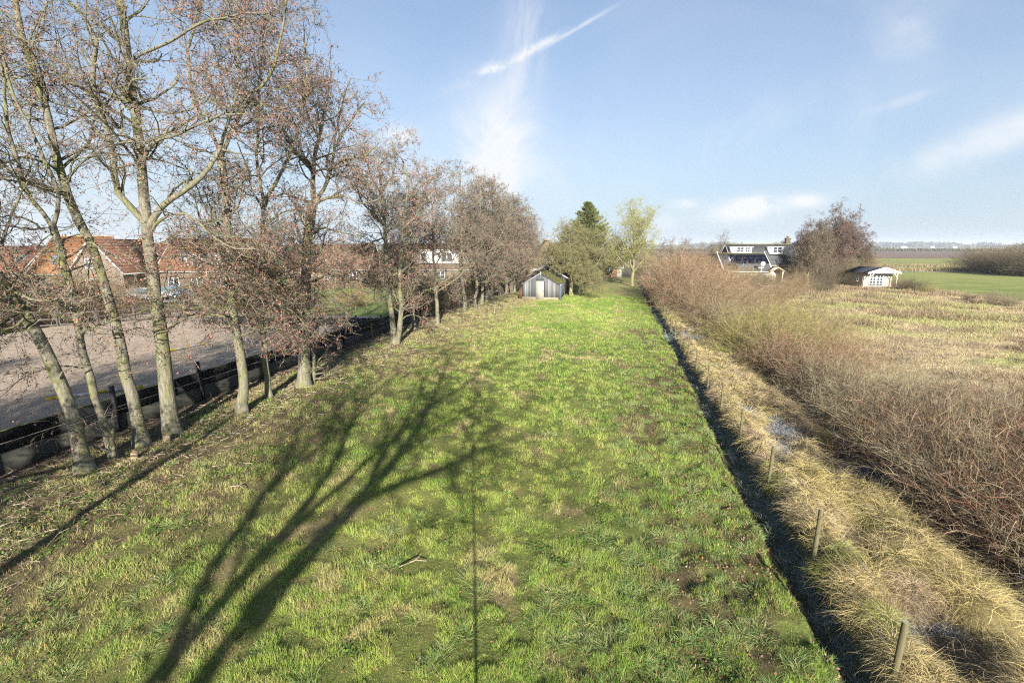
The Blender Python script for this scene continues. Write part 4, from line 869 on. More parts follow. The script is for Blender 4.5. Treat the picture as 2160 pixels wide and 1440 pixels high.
# ------------------------------------------------------------------ buildings
def pane_window(parent, o, ux, n, w, h, cols=2, rows=2, fc=(.72, .72, .70), fw=.08, gc_=(.05, .06, .075), name='window'):
    """o lower-left corner on the wall, ux along the wall, n outwards"""
    o = np.array(o, float); ux = np.array(ux, float); n = np.array(n, float); up = A(0, 0, 1.)
    f = MB(); q0 = o + n * .03
    for a_, b_ in ((0, w), ): 
        f.bar(q0 + up * fw / 2, q0 + ux * w + up * fw / 2, .09, fw, fc); f.bar(q0 + up * (h - fw / 2), q0 + ux * w + up * (h - fw / 2), .09, fw, fc)
    for i in range(cols + 1):
        x_ = fw / 2 + (w - fw) * i / cols; ww_ = fw if i in (0, cols) or cols == 2 else fw * .45
        f.bar(q0 + ux * x_ + up * fw, q0 + ux * x_ + up * (h - fw), ww_, .075, fc)
    for j in range(1, rows):
        f.bar(q0 + ux * fw + up * h * j / rows, q0 + ux * (w - fw) + up * h * j / rows, .065, fw * .45, fc)
    fo = f.build(name, M_plain, parent)
    g = MB(); p0 = o + n * .012; v = [p0 + ux * fw * .5 + up * fw * .5, p0 + ux * (w - fw * .5) + up * fw * .5, p0 + ux * (w - fw * .5) + up * (h - fw * .5), p0 + ux * fw * .5 + up * (h - fw * .5)]
    g.add(np.array(v), [(0, 1, 2, 3)], c=gc_); g.build('pane', M_glass, fo)
    return fo
def gable(root, L_, W_, ez, rz, wallc, roofc, over=.3, ov_end=.25, wm=None, rm=None, verge=None, th=.12, z0=-.2, ridgec=None):
    """ridge along local x; walls prism, two roof slopes, verge boards"""
    x0, x1, y0, y1 = -L_ / 2, L_ / 2, -W_ / 2, W_ / 2
    w_ = MB(); v = [(x, y, z) for x in (x0, x1) for y, z in ((y0, z0), (y1, z0), (y1, ez), (0, rz - .02), (y0, ez))]
    w_.add(v, q=[(0, 5, 9, 4), (1, 2, 7, 6), (0, 1, 6, 5)], t=[], c=wallc)
    w_.add(v[:5], t=[(0, 4, 1), (4, 2, 1), (4, 3, 2)], c=wallc); w_.add(v[5:], t=[(0, 1, 4), (1, 2, 4), (2, 3, 4)], c=wallc)
    wo_ = w_.build('wall', wm or M_brick, root)
    r = MB(); sl_ = (rz - ez) / (W_ / 2); yo = W_ / 2 + over; zo = ez - over * sl_; a_, b_ = x0 - ov_end, x1 + ov_end
    e = .03
    r.slab([(a_, -yo, zo + th), (b_, -yo, zo + th), (b_, 0, rz + th), (a_, 0, rz + th)], th, roofc)
    r.slab([(b_, yo, zo + th), (a_, yo, zo + th), (a_, 0.004, rz + th), (b_, 0.004, rz + th)], th, roofc)
    # courses of tiles as thin steps
    nC_ = max(4, int(math.hypot(yo, rz - zo) / .45))
    for k_ in range(nC_):
        t_ = (k_ + .5) / nC_; z_ = zo + th + (rz - zo) * t_ + .02; y_ = -yo * (1 - t_)
        r.bar((a_ + .02, y_, z_), (b_ - .02, y_, z_), .06, .035, tuple(np.array(roofc) * rng.uniform(.75, 1.2)))
    ro = r.build('roof', rm or M_tile, root)
    if ridgec is not None:
        k = MB(); k.bar((a_, 0, rz + th + .05), (b_, 0, rz + th + .05), .22, .12, ridgec); k.build('ridge_cap', M_tile, ro)
    if verge is not None:
        for xe in (a_ - .03, b_ + .03):
            k = MB(); k.bar((xe, -yo, zo + th * .4), (xe, 0, rz + th * .4), .06, .2, verge); k.bar((xe, yo, zo + th * .4), (xe, 0, rz + th * .4), .06, .2, verge); k.build('verge_board', M_plain, ro)
        k = MB(); k.bar((a_, -yo - .07, zo), (b_, -yo - .07, zo), .12, .12, verge); k.build('gutter', M_plain, ro)
    return wo_, ro
def chimney(ro, x, y, z0, z1, c=(.12, .085, .06)):
    k = MB(); k.box((x - .35, y - .3, z0), (x + .35, y + .3, z1), c); k.box((x - .4, y - .35, z1), (x + .4, y + .35, z1 + .1), (.14, .14, .12)); k.box((x - .15, y - .15, z1 + .1), (x + .15, y + .15, z1 + .45), (.2, .12, .08)); k.build('chimney', M_brick, ro)
def dormer(root, x, w, zb, h, yf, yb, wins, c=(.72, .72, .70), roofc=(.2, .2, .2)):
    k = MB(); k.box((x - w / 2, yf, zb), (x + w / 2, yb, zb + h), c); k.box((x - w / 2 - .15, yf - .2, zb + h), (x + w / 2 + .15, yb + .3, zb + h + .14), c)
    d = k.build('dormer', M_plain, root)
    for wx, ww, hh in wins: pane_window(d, (x - w / 2 + wx, yf, zb + .25), (1, 0, 0), (0, -1, 0), ww, hh, 2, 2)
    return d
# ---- weathered shed at the end of the lawn
sx, sy = (1.2 + 5.7) / 2, 55.2
shed = empty('garden_shed', (sx + 2.6 * spn, sy + 2.6 * cp, 0), math.pi / 2 - PH); tag(shed, 'small weathered grey board shed with white door and mossy roof', 'shed')
Ls, Ws, ez_, rz_ = 5.2, 4.45, 1.86, 3.12
gable(shed, Ls, Ws, ez_, rz_, (.055, .06, .07), (.06, .07, .025), over=.1, ov_end=.06, wm=M_wood, th=.07)
fb = MB(); n_ = 30; bw_ = Ws / n_
for i in range(n_):                                      # upright boards on the front gable
    y_ = -Ws / 2 + (i + .5) * bw_
    if abs(y_ - .06) < .5: continue
    zt = ez_ + (rz_ - ez_) * (1 - abs(y_) / (Ws / 2)) - .02; c_ = A(.155, .158, .163) * rng.uniform(.5, 1.6); 
    if rng.random() < .16: c_ = A(.15, .155, .16) * rng.uniform(.7, 1.1)
    fb.box((-Ls / 2 - .03 - rng.uniform(0, .012), y_ - bw_ * .46, .3), (-Ls / 2 - .003, y_ + bw_ * .46, zt), c_)
for i in range(5):
    y_ = .06 + (i - 2) * .2
    fb.box((-Ls / 2 - .035, y_ - .09, 2.3), (-Ls / 2 - .003, y_ + .09, rz_ - .15 - abs(y_) * .5), A(.09, .096, .105) * rng.uniform(.8, 1.2))
for i in range(26):
    x_ = -Ls / 2 + .1 + i * (Ls - .2) / 25; fb.box((x_ - .08, -Ws / 2 - .03, .2), (x_ + .08, -Ws / 2 - .003, ez_ - .02), A(.10, .12, .15) * rng.uniform(.7, 1.3))
fb.build('boarding', M_wood, shed)
k = MB(); k.box((-Ls / 2 - .06, -Ws / 2 - .05, -.1), (-Ls / 2 - .035, Ws / 2 + .04, .3), (.22, .19, .14)); k.build('plinth', M_brick, shed)
dr = MB(); dr.box((-Ls / 2 - .10, -.44, .06), (-Ls / 2 - .045, .56, 2.24), (.30, .29, .25)); dr = dr.build('door', M_plain, shed)
k = MB(); k.bar((-Ls / 2 - .13, -.36, .95), (-Ls / 2 - .13, -.36, 1.13), .05, .05, (.05, .05, .05)); k.build('handle', M_plain, dr)
k = MB(); k.box((-Ls / 2 - .046, -.54, .3), (-Ls / 2 - .036, -.45, 2.2), (.02, .02, .02)); k.build('door_gap', M_plain, shed)
k = MB()
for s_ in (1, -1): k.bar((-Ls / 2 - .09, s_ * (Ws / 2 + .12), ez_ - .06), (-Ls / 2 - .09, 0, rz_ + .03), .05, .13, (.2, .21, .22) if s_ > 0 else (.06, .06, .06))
k.box((-Ls / 2 - .14, -.07, rz_ - .22), (-Ls / 2 - .115, .07, rz_ + .22), (.32, .32, .31)); k.build('verge_board', M_wood, shed)
k = MB(); k.box((-Ls / 2 - .28, -Ws / 2 - .34, -.1), (-Ls / 2 - .02, -Ws / 2 - .05, 1.75), (.09, .105, .13)); k.build('corner_cupboard', M_wood, shed)
k = MB(); k.bar((-Ls / 2 + 1, -Ws / 2 - .10, 0.5), (-Ls / 2 + 1, -Ws / 2 - .10, 1.8), .14, .08, (.62, .64, .66)); k.build('downpipe', M_plain, shed)
# moss mounds on the roof
mb = MB(); n_ = 9000; u_ = rng.uniform(-Ls / 2, Ls / 2, n_); v_ = rng.uniform(-Ws / 2 - .1, 0, n_); zz = ez_ + (rz_ - ez_) * (1 + v_ / (Ws / 2)) + .07
mb.flakes(np.stack([u_, v_, zz + rng.uniform(0, .03, n_)], 1), rng.uniform(.05, .12, n_), pick([(.09, .11, .03), (.06, .07, .025), (.13, .12, .05), (.07, .055, .03)], n_)); mb.build('roof_moss', M_twig, shed)
# ---- dark roofed shed behind it
b2 = empty('dark_shed', (QX(1158, 64), 64, 0), math.pi / 2 - PH); tag(b2, 'dark roofed shed half hidden behind the mossy shed', 'shed')
gable(b2, 5, 5.2, QZ(584, 61.5), QZ(559, 61.5), (.05, .048, .04), (.035, .035, .04), over=.2, ov_end=.1, wm=M_wood, verge=(.42, .43, .45))
chimney(b2, -1.5, .9, 3.4, 4.1, (.2, .18, .17))
# rusty drum and planks left of the shed
k = MB(); a8 = np.linspace(0, 2 * np.pi, 5)
g_ = P(1098, 630); r0_ = empty('rusty_sheet', (g_[0], g_[1], 0)); tag(r0_, 'rust-brown metal sheet leaning on the left corner of the mossy shed', 'metal sheet')
k.bar((0, 0, 0), (.18, .1, 1.35), .5, .03, (.09, .045, .03)); k.build('sheet', M_plain, r0_)
# ---- red roofed village behind the alders
OR = (.22, .105, .05); BRK = (.15, .115, .09); WH = (.40, .40, .39)
def bighouse(label, xl, xr, Y, yr, ye, wallc, roofc, dorm=(), name='brick_house', W_=8.0, verge=WH, chim=None, wins=(), gab=False, ridgec=None, sky_=()):
    if not gab:
        X0, X1 = QX(xl, Y, 560), QX(xr, Y, 560); r = empty(name, ((X0 + X1) / 2, Y + W_ / 2, 0)); tag(r, label, 'house')
        ez = QZ(ye, Y); rz = QZ(yr, Y + W_ / 2); L_ = X1 - X0
        w_, ro = gable(r, L_, W_, ez, rz, wallc, roofc, verge=verge, ridgec=ridgec)
        for px_, w__, zb, h_, wn in dorm: dormer(ro, QX(px_, Y) - (X0 + X1) / 2, w__, zb, h_, -W_ / 2 + .5, 0, wn)
        for px_, w__ , z_, h_ in wins: pane_window(w_, (QX(px_, Y) - (X0 + X1) / 2, -W_ / 2, z_), (1, 0, 0), (0, -1, 0), w__, h_)
        sl_ = (rz - ez) / (W_ / 2)
        for px_, tt, w__ in sky_:
            x_ = QX(px_, Y) - (X0 + X1) / 2; y_ = -W_ / 2 * (1 - tt); z_ = ez + (rz - ez) * tt + .14
            k = MB(); k.slab([(x_ - w__ / 2, y_ - .5, z_ - .5 * sl_ + .06), (x_ + w__ / 2, y_ - .5, z_ - .5 * sl_ + .06), (x_ + w__ / 2, y_ + .5, z_ + .5 * sl_ + .06), (x_ - w__ / 2, y_ + .5, z_ + .5 * sl_ + .06)], .06, (.16, .22, .32)); k.build('skylight', M_glass, ro)
        if chim is not None: chimney(ro, QX(chim, Y + W_ / 2) - (X0 + X1) / 2, 0, rz - .4, rz + 1.0)
    else:
        X0, X1 = QX(xl, Y), QX(xr, Y); r = empty(name, ((X0 + X1) / 2, Y + W_ / 2, 0), math.pi / 2); tag(r, label, 'house')
        ez = QZ(ye, Y); rz = QZ(yr, Y); w_, ro = gable(r, W_, X1 - X0, ez, rz, wallc, roofc, verge=verge, ridgec=ridgec)
        for py, w__, z_, h_ in wins: pane_window(w_, (-W_ / 2, py, z_), (0, -1, 0), (-1, 0, 0), w__, h_)
        if chim is not None: chimney(ro, 0, 0, rz - .4, rz + 1.0)
    return r
bighouse('low house with dull red tiles at the left edge of the frame', -160, 42, 66, 520, 572, BRK, (.15, .06, .04), wins=[(-40, 1.4, 1, 1.2), (5, 1.4, 1, 1.2)], sky_=[(20, .5, 1.0)])
bighouse('house with a bright orange tiled roof and skylights behind the two leftmost alders', 58, 186, 62, 501, 574, BRK, OR, W_=9, sky_=[(150, .62, 1.5), (106, .3, 1.1), (95, .35, .8)], wins=[(80, 1.3, 1.0, 1.2), (125, 1.3, 1.0, 1.2), (160, 1.0, .9, 1.2)], ridgec=(.5, .24, .1))
bighouse('pinkish brick gable house with white verges between the third and fourth alder', 146, 256, 58, 505, 572, (.17, .135, .11), (.14, .07, .045), gab=True, wins=[(1.2, .9, 3.6, 1.2), (.1, .9, 3.6, 1.2), (1.6, 1.2, 1.0, 1.3), (-.4, 1.2, 1.0, 1.3)])
bighouse('house with a brown tiled roof and an orange ridge left of the tallest alder', 258, 335, 64, 516, 570, BRK, (.11, .06, .045), ridgec=(.5, .26, .1), sky_=[(290, .4, 1.0)], wins=[(270, 1.1, .9, 1.1), (300, 1.1, .9, 1.1)])
bighouse('red tiled house with white dormer right of the tallest alder', 331, 500, 62, 504, 568, BRK, (.19, .095, .055), dorm=[(403, 2.2, 3.6, 1.5, [(.25, 1.5, 1.0)]), (458, 5.0, 4.0, 1.3, [(.3, 1.8, .9), (2.7, 1.8, .9)])], wins=[(350, 1.5, 1.0, 1.2), (400, 1.5, 1.0, 1.2), (450, 1.5, 1.0, 1.2)], sky_=[(372, .4, .9)])
bighouse('beige brick house with small arched window behind the broad-crowned alder', 600, 775, 72, 516, 566, (.19, .155, .11), (.14, .09, .065), wins=[(683, .8, 1.2, 1.6), (640, 1.2, 1.2, 1.3), (735, 1.2, 1.2, 1.3)], chim=620)
bighouse('long brown roofed house with a wide white dormer behind the middle alders', 800, 1030, 78, 514, 566, (.20, .165, .12), (.11, .08, .06), dorm=[(941, 11.6, 3.5, 2.1, [(.4, 2.0, 1.5), (9.4, 1.8, 1.5), (5, 1.8, 1.5)])], wins=[(860, 1.4, .9, 1.3), (920, 1.4, .9, 1.3)], chim=830)
r = bighouse('old brick farmhouse gable with an orange ridge above the mossy shed', 1111, 1200, 80, 508, 564, (.20, .15, .115), (.13, .09, .065), gab=True, W_=10, verge=(.20, .13, .10), wins=[(.3, 1.1, 3.6, 1.1), (2.4, .8, 1.2, 1.2)], ridgec=(.5, .2, .08))
# outbuilding at the far end of the lawn
Y_ = 97; X0, X1 = QX(1250, Y_), QX(1312, Y_); ob = empty('outbuilding', ((X0 + X1) / 2, Y_ + 3, 0)); tag(ob, 'low white outbuilding with a brick middle bay at the end of the lawn', 'outbuilding')
ez = QZ(563, Y_); wo_, ro = gable(ob, X1 - X0, 6, ez, QZ(538, Y_ + 3), (.30, .29, .27), (.10, .07, .06), verge=WH)
k = MB(); k.box((QX(1275, Y_) - (X0 + X1) / 2, -3.03, 0), (QX(1302, Y_) - (X0 + X1) / 2, -3.004, ez - .1), (.20, .085, .055)); k.build('brick_panel', M_brick, ob)
pane_window(ob, (QX(1281, Y_) - (X0 + X1) / 2, -3.04, 1.15), (1, 0, 0), (0, -1, 0), 1.1, .8, 2, 1)
k = MB(); k.box((QX(1262, Y_) - (X0 + X1) / 2, -3.03, 0), (QX(1267, Y_) - (X0 + X1) / 2, -3.004, 1.5), (.12, .10, .09)); k.build('door', M_plain, ob)
Y2 = 98; X0, X1 = QX(1312, Y2), QX(1346, Y2); ds = empty('tarred_shed', ((X0 + X1) / 2, Y2 + 2.5, 0)); tag(ds, 'black tarred board shed joined to the right of the white outbuilding', 'shed'); gable(ds, X1 - X0, 5, 2.2, 3.8, (.05, .05, .055), (.10, .075, .07), wm=M_wood)
# open shelter
sh_ = empty('open_shelter', (QX(1412, 99), 99, 0)); tag(sh_, 'small open shelter with a flat roof on posts beyond the wheelbarrow', 'shelter')
k = MB(); k.box((-1.4, -1.2, 1.25), (3.2, 2, 1.4), (.34, .34, .34)); k.build('roof', M_plain, sh_)
for x_ in (-1.3, .2, 1.7): 
    k = MB(); k.bar((x_, -1.1, -.1), (x_, -1.1, 1.25), .1, .1, (.55, .52, .46)); k.build('post', M_wood, sh_)
k = MB(); k.box((-1.3, 1.9, 0), (3.1, 1.96, 1.25), (.16, .13, .10)); k.build('back_wall', M_wood, sh_)
# wheelbarrow
g_ = P(1362, 596); wbr = empty('wheelbarrow', (g_[0], g_[1], 0), .4); tag(wbr, 'pale wheelbarrow with a black wheel standing past the lichen tree', 'wheelbarrow')
k = MB(); k.add([(-.7, -.4, .95), (.6, -.4, .95), (.6, .4, .95), (-.7, .4, .95), (-.45, -.25, .5), (.35, -.25, .5), (.35, .25, .5), (-.45, .25, .5)], [(4, 5, 6, 7), (0, 1, 5, 4), (1, 2, 6, 5), (2, 3, 7, 6), (3, 0, 4, 7)], c=(.6, .62, .65)); k.build('tray', M_plain, wbr)
k = MB(); a_ = np.linspace(0, 2 * np.pi, 17); k.tubes(np.stack([.75 + .22 * np.cos(a_), a_ * 0, .25 + .22 * np.sin(a_)], 1)[None], np.full((1, 17), .06), 6, (.03, .03, .03)); k.build('wheel', M_plain, wbr)
for s_ in (1, -1):
    k = MB(); k.bar((.75, s_ * .12, .25), (-1.2, s_ * .32, .7), .05, .05, (.3, .3, .3)); k.build('handle', M_plain, wbr)
    k = MB(); k.bar((-.4, s_ * .25, 0), (-.4, s_ * .25, .55), .05, .05, (.3, .3, .3)); k.build('leg', M_plain, wbr)
# ---- tiled cottage
DT = (.07, .073, .076)
Yc = 79.; X0, X1 = QX(1530, Yc + 3, 530), QX(1668, Yc + 3, 530); ct = empty('cottage', ((X0 + X1) / 2, Yc + 3, 0)); cxm = (X0 + X1) / 2
tag(ct, 'cottage with black tiled roofs, two white dormers and a lean-to with solar panels', 'cottage')
ez, rz = QZ(556, Yc), QZ(517, Yc + 3)
wo_, ro = gable(ct, X1 - X0, 6.0, ez, rz, (.16, .095, .07), DT, verge=WH, ridgec=(.15, .14, .06), ov_end=.1)
chimney(ro, QX(1663, Yc + 3, 510) - cxm, 0.3, rz - .5, QZ(503, Yc + 3), (.10, .085, .05))
zb = QZ(536, Yc)
dormer(ro, QX(1571, Yc, 530) - cxm, 3.2, zb, QZ(522, Yc) - zb, -2.2, .4, [(.55, 1.3, .9), (2.0, .9, .9)])
dormer(ro, QX(1645, Yc, 530) - cxm, 2.1, zb - .05, QZ(521, Yc) - zb, -2.2, .4, [(.3, 1.5, 1.0)])
pane_window(wo_, (QX(1648, Yc) - cxm, -3.0, 1.6), (1, 0, 0), (0, -1, 0), 1.0, 1.0)
# lean-to roof wing in front
Yl = 73.6; xa, xb = QX(1529, Yl, 560) - cxm, QX(1631, Yl, 560) - cxm
e1, r1_ = QZ(573, Yl), QZ(536, Yl + 3.1); yl0 = Yl - (Yc + 3); yl1 = yl0 + 3.1
k = MB(); k.box((xa + .1, yl0 + .3, -.2), (xb - .1, Yc - (Yc + 3) - .01, e1 - .02), (.30, .295, .27)); k.add([(xa + .1, yl0 + .3, e1 - .02), (xa + .1, -3.01, e1 - .02), (xa + .1, -3.01, r1_ - .4), (xa + .1, yl1, r1_ - .02)], [(0, 3, 2, 1)], c=(.30, .2, .15)); k.build('lean_to_wall', M_brick, ct)
k = MB(); k.slab([(xa, yl0, e1 + .1), (xb, yl0, e1 + .1), (xb, yl1, r1_ + .1), (xa, yl1, r1_ + .1)], .1, DT); k.slab([(xb, -2.2, e1 + 2.6), (xa, -2.2, e1 + 2.6), (xa, yl1 + .004, r1_ + .1), (xb, yl1 + .004, r1_ + .1)], .1, DT)
for j in range(9):
    t_ = (j + .5) / 9; k.bar((xa + .02, yl0 + 3.1 * t_, e1 + .12 + (r1_ - e1) * t_), (xb - .02, yl0 + 3.1 * t_, e1 + .12 + (r1_ - e1) * t_), .05, .03, tuple(np.array(DT) * rng.uniform(.8, 1.3)))
k.bar((xa, yl1, r1_ + .15), (xb, yl1, r1_ + .15), .2, .1, (.16, .15, .06)); lr_ = k.build('lean_to_roof', M_tile, ct)
for xe in (xa - .06, xb + .06):
    k = MB(); k.bar((xe, yl0 - .1, e1), (xe, yl1, r1_ + .1), .1, .26, (.78, .78, .76)); k.bar((xe, yl1, r1_ + .1), (xe, yl1 + .05, r1_ + .45), .1, .2, (.78, .78, .76)); k.build('verge_board', M_plain, lr_)
k = MB(); k.bar((xa, yl0 - .09, e1 - .02), (xb, yl0 - .09, e1 - .02), .12, .13, (.74, .74, .72)); k.build('gutter', M_plain, lr_)
def panel(x0_, x1_, t0, t1):
    k = MB(); f_ = lambda t: (yl0 + 3.1 * t, e1 + .1 + (r1_ - e1) * t + .24)
    k.slab([(x0_, *f_(t0)), (x1_, *f_(t0)), (x1_, *f_(t1)), (x0_, *f_(t1))], .05, (.004, .006, .016)); k.build('solar_panel', M_panel, lr_)
w6 = (QX(1626, Yl, 550) - QX(1546, Yl, 550)) / 6; xs = QX(1546, Yl + 1, 550) - cxm
for i in range(6):
    for t0, t1 in ((.36, .60), (.61, .84)): panel(xs + i * w6 + .02, xs + (i + 1) * w6 - .02, t0, t1)
for i in range(2): panel(xa + .25 + i * 1.0, xa + 1.2 + i * 1.0, .03, .30)
k = MB(); f_ = lambda t: (yl0 + 3.1 * t, e1 + .1 + (r1_ - e1) * t + .1); xk = QX(1537, Yl + 2, 550) - cxm
k.slab([(xk, *f_(.55)), (xk + .55, *f_(.55)), (xk + .55, *f_(.78)), (xk, *f_(.78))], .08, (.25, .33, .6)); k.build('skylight', M_glass, lr_)
# dish
dx_ = QX(1607, 73, 556); dz_ = QZ(556, 73); di = empty('satellite_dish', (dx_, 72.9, 0)); tag(di, 'round pale satellite dish standing in front of the cottage solar panels', 'satellite dish')
k = MB(); k.tubes(np.array([[(0, .1, 0), (0, .1, dz_)]]), np.full((1, 2), .05), 8, (.55, .55, .55)); k.build('mast', M_plain, di)
k = MB(); rr_ = np.linspace(0, .36, 6); a_ = np.arange(20) / 20 * 2 * np.pi; V = np.stack([rr_[:, None] * np.cos(a_), -.15 + (rr_[:, None] ** 2) * -.9 + 0 * a_, dz_ + rr_[:, None] * np.sin(a_)], -1).reshape(-1, 3); ii = np.arange(120).reshape(6, 20)
k.add(V, np.stack([ii[:-1], np.roll(ii, -1, 1)[:-1], np.roll(ii, -1, 1)[1:], ii[1:]], -1).reshape(-1, 4), c=(.62, .62, .64)); k.build('reflector', M_plain, di, True)
k = MB(); k.bar((0, -.15, dz_ - .33), (0, -.75, dz_ - .05), .03, .03, (.5, .5, .5)); k.bar((0, -.75, dz_ - .05), (0, -.65, dz_), .08, .08, (.5, .5, .5)); k.build('feed_arm', M_plain, di)
k = MB(); k.bar((-.5, .1, dz_ - .62), (.45, .1, dz_ - .62), .1, .08, (.75, .75, .75)); k.build('bracket', M_plain, di)
# garden arbour
Ya = 70; ax0, ax1 = QX(1624, Ya), QX(1654, Ya); zt, ze = QZ(563, Ya), QZ(572, Ya); ar = empty('garden_porch', ((ax0 + ax1) / 2, Ya, 0)); tag(ar, 'pale wooden garden porch with a small gabled roof before the cottage', 'porch'); hw = (ax1 - ax0) / 2
k = MB(); k.slab([(-hw, -.6, ze), (-hw, 1.2, ze), (0, 1.2, zt), (0, -.6, zt)][::-1], .07, (.45, .36, .25)); k.slab([(0.004, -.6, zt), (0.004, 1.2, zt), (hw, 1.2, ze), (hw, -.6, ze)][::-1], .07, (.45, .36, .25)); k.build('roof', M_wood, ar)
for s_ in (-1, 1):
    k = MB(); k.bar((s_ * hw * .72, -.4, 0), (s_ * hw * .72, -.4, ze - .02), .12, .12, (.58, .48, .36)); k.build('post', M_wood, ar)
k = MB(); k.box((-hw * .6, .95, 0), (hw * .6, 1.0, ze), (.50, .42, .32)); k.build('back_panel', M_wood, ar)
k = MB(); k.box((-.3, .88, .1), (.35, .935, ze - .2), (.66, .60, .5)); k.build('door', M_wood, ar)
# plank stack
Yp = 56; X0 = QX(1602, Yp, 625); X1 = QX(1632, Yp, 625); ps = MB()
for i in range(9):
    z_ = .05 + i * .135; 
    for j in range(3): ps.box((-(X1 - X0) / 2 + rng.uniform(-.12, .12), j * .22, z_), ((X1 - X0) / 2 + rng.uniform(-.2, .1), j * .22 + .19, z_ + .085), A(.26, .22, .18) * rng.uniform(.5, 1.2))
    if i < 8: ps.box((-.5, 0.05, z_ + .085), (-.4, .6, z_ + .135), (.2, .15, .1)); ps.box((.5, 0.05, z_ + .085), (.6, .6, z_ + .135), (.2, .15, .1))
o = ps.build('plank_stack', M_wood); o.location = ((X0 + X1) / 2, Yp, 0.35); tag(o, 'stack of whitish planks in the scrub before the cottage', 'plank stack')
# ---- summerhouse
Ys = 71.; X0, X1 = QX(1832, Ys, 577), QX(1903, Ys, 577); smh = empty('summerhouse', ((X0 + X1) / 2 - .15, Ys + 3.2, 0), math.pi / 2); tag(smh, 'wooden summerhouse with white gable, glazed double doors and dark roof', 'summerhouse')
Wd = X1 - X0 - .6; ez, rz = QZ(576, Ys) + .05, QZ(564, Ys) - .1; Lh = 4.0
gable(smh, Lh, Wd, ez, rz, (.34, .30, .25), (.03, .033, .042), over=.3, ov_end=.08, wm=M_wood, th=.08)
xf = -Lh / 2
k = MB()                                                # porch: roof runs forward over the door
sl_ = (rz - ez) / (Wd / 2); yo = Wd / 2 + .3; zo = ez - .3 * sl_
k.slab([(xf - 1.25, -yo, zo + .08), (xf - .1, -yo, zo + .08), (xf - .1, 0, rz + .08), (xf - 1.25, 0, rz + .08)], .08, (.05, .055, .07)); k.slab([(xf - .1, yo, zo + .08), (xf - 1.25, yo, zo + .08), (xf - 1.25, .004, rz + .08), (xf - .1, .004, rz + .08)], .08, (.05, .055, .07)); pr_ = k.build('porch_roof', M_tile, smh)
k = MB()
for s_ in (-1, 1): k.bar((xf - 1.29, s_ * yo, zo + .02), (xf - 1.29, 0, rz + .02), .06, .26, (.76, .72, .68))
k.build('fascia', M_plain, smh)
k = MB(); v = [(xf - 1.2, -Wd / 2, ez - .12), (xf - 1.2, Wd / 2, ez - .12), (xf - 1.2, Wd / 2, ez), (xf - 1.2, 0, rz - .04), (xf - 1.2, -Wd / 2, ez)]
k.add(v, q=[(0, 4, 2, 1)], t=[(4, 3, 2)], c=(.34, .33, .31)); k.build('gable_panel', M_wood, smh)
for s_ in (-1, 1):
    k = MB(); k.bar((xf - 1.15, s_ * (Wd / 2 - .2), -.1), (xf - 1.15, s_ * (Wd / 2 - .2), ez - .12), .12, .12, (.62, .56, .5)); k.bar((xf - 1.15, s_ * (Wd / 2 - .2), ez - .7), (xf - 1.15, s_ * (Wd / 2 - .75), ez - .14), .08, .08, (.62, .56, .5)); k.build('post', M_wood, smh)
for y_ in (1.3, .2):
    pane_window(smh, (xf - .01, y_ , .15), (0, -1, 0), (-1, 0, 0), 1.08, 1.78, 2, 4, fc=(.74, .74, .73), fw=.13, name='glazed_door')
pane_window(smh, (-1.2, Wd / 2 + .0, .9), (1, 0, 0), (0, 1, 0), .8, .9)

# ------------------------------------------------------------------ arena edge
bf = empty('arena_board_fence', (*XY(-17, 2), 0), -PH); tag(bf, 'black kickboard fence along the near side of the sand arena', 'board fence')
def loc_box(mb, w0, w1, s0_, s1_, z0_, z1_, c): mb.box((w0 + 17, s0_ - 2, z0_), (w1 + 17, s1_ - 2, z1_), c)
k = MB(); s_ = -2.
while s_ < 35: loc_box(k, -17.04, -16.99, s_, s_ + 3.97, .78, 1.12, A(.014, .014, .016) * rng.uniform(.8, 1.5)); s_ += 4
k.build('upper_board', M_wood, bf)
k = MB(); s_ = -2.
while s_ < 35: loc_box(k, -17.03, -16.985, s_, s_ + 3.97, .50, .75, A(.012, .012, .014) * rng.uniform(.8, 1.5)); s_ += 4
k.build('middle_board', M_wood, bf)
k = MB(); loc_box(k, -17.02, -16.93, -2, 35.2, -.2, .47, (.055, .055, .047)); k.build('concrete_edge', M_brick, bf)
k = MB(); loc_box(k, -17.05, -16.98, -2, 35.2, 1.121, 1.14, (.09, .10, .03)); k.build('mossy_top', M_wood, bf)
for i, s_ in enumerate(np.arange(1.2, 35.5, 3.45)):
    k = MB(); mossy = i % 3 == 2; hh = 1.0 if mossy else rng.uniform(1.5, 1.62)
    k.bar((.12, s_ - 2, -.1), (.12 + rng.normal(0, .03), s_ - 2 + rng.normal(0, .04), hh), .11, .11, (.16, .18, .05) if mossy else (.02, .02, .024)); o = k.build('post', M_wood, bf)
    if mossy: o['label'] = 'short moss-green post'
a_, b_ = P(428, 683, ZA), P(812, 686, ZA)
fbd = empty('far_arena_boards', tuple(a_)); tag(fbd, 'dark grey board wall across the far end of the sand arena', 'board fence')
k = MB(); dv = b_ - a_; k.bar((0, 0, .28), dv + A(0, 0, .28), .06, .56, (.03, .032, .036)); k.build('board', M_wood, fbd); k = MB(); k.bar((0, 0, .58), dv + A(0, 0, .58), .09, .03, (.36, .38, .40)); k.build('lit_top_edge', M_plain, fbd)  # pale strip paints in the sunlight on the board's upper edge
for t_ in np.linspace(.02, .98, 8):
    k = MB(); p_ = dv * t_; k.bar(p_ + A(0, .08, -.4), p_ + A(0, .08, .75), .1, .1, (.03, .03, .03)); k.build('post', M_wood, fbd)
a_, b_ = P(-60, 712), P(430, 676); dv = b_ - a_; rf = empty('rail_fence', tuple(a_)); tag(rf, 'dark wooden rail fence between the arena and the meadow with the cars', 'rail fence')
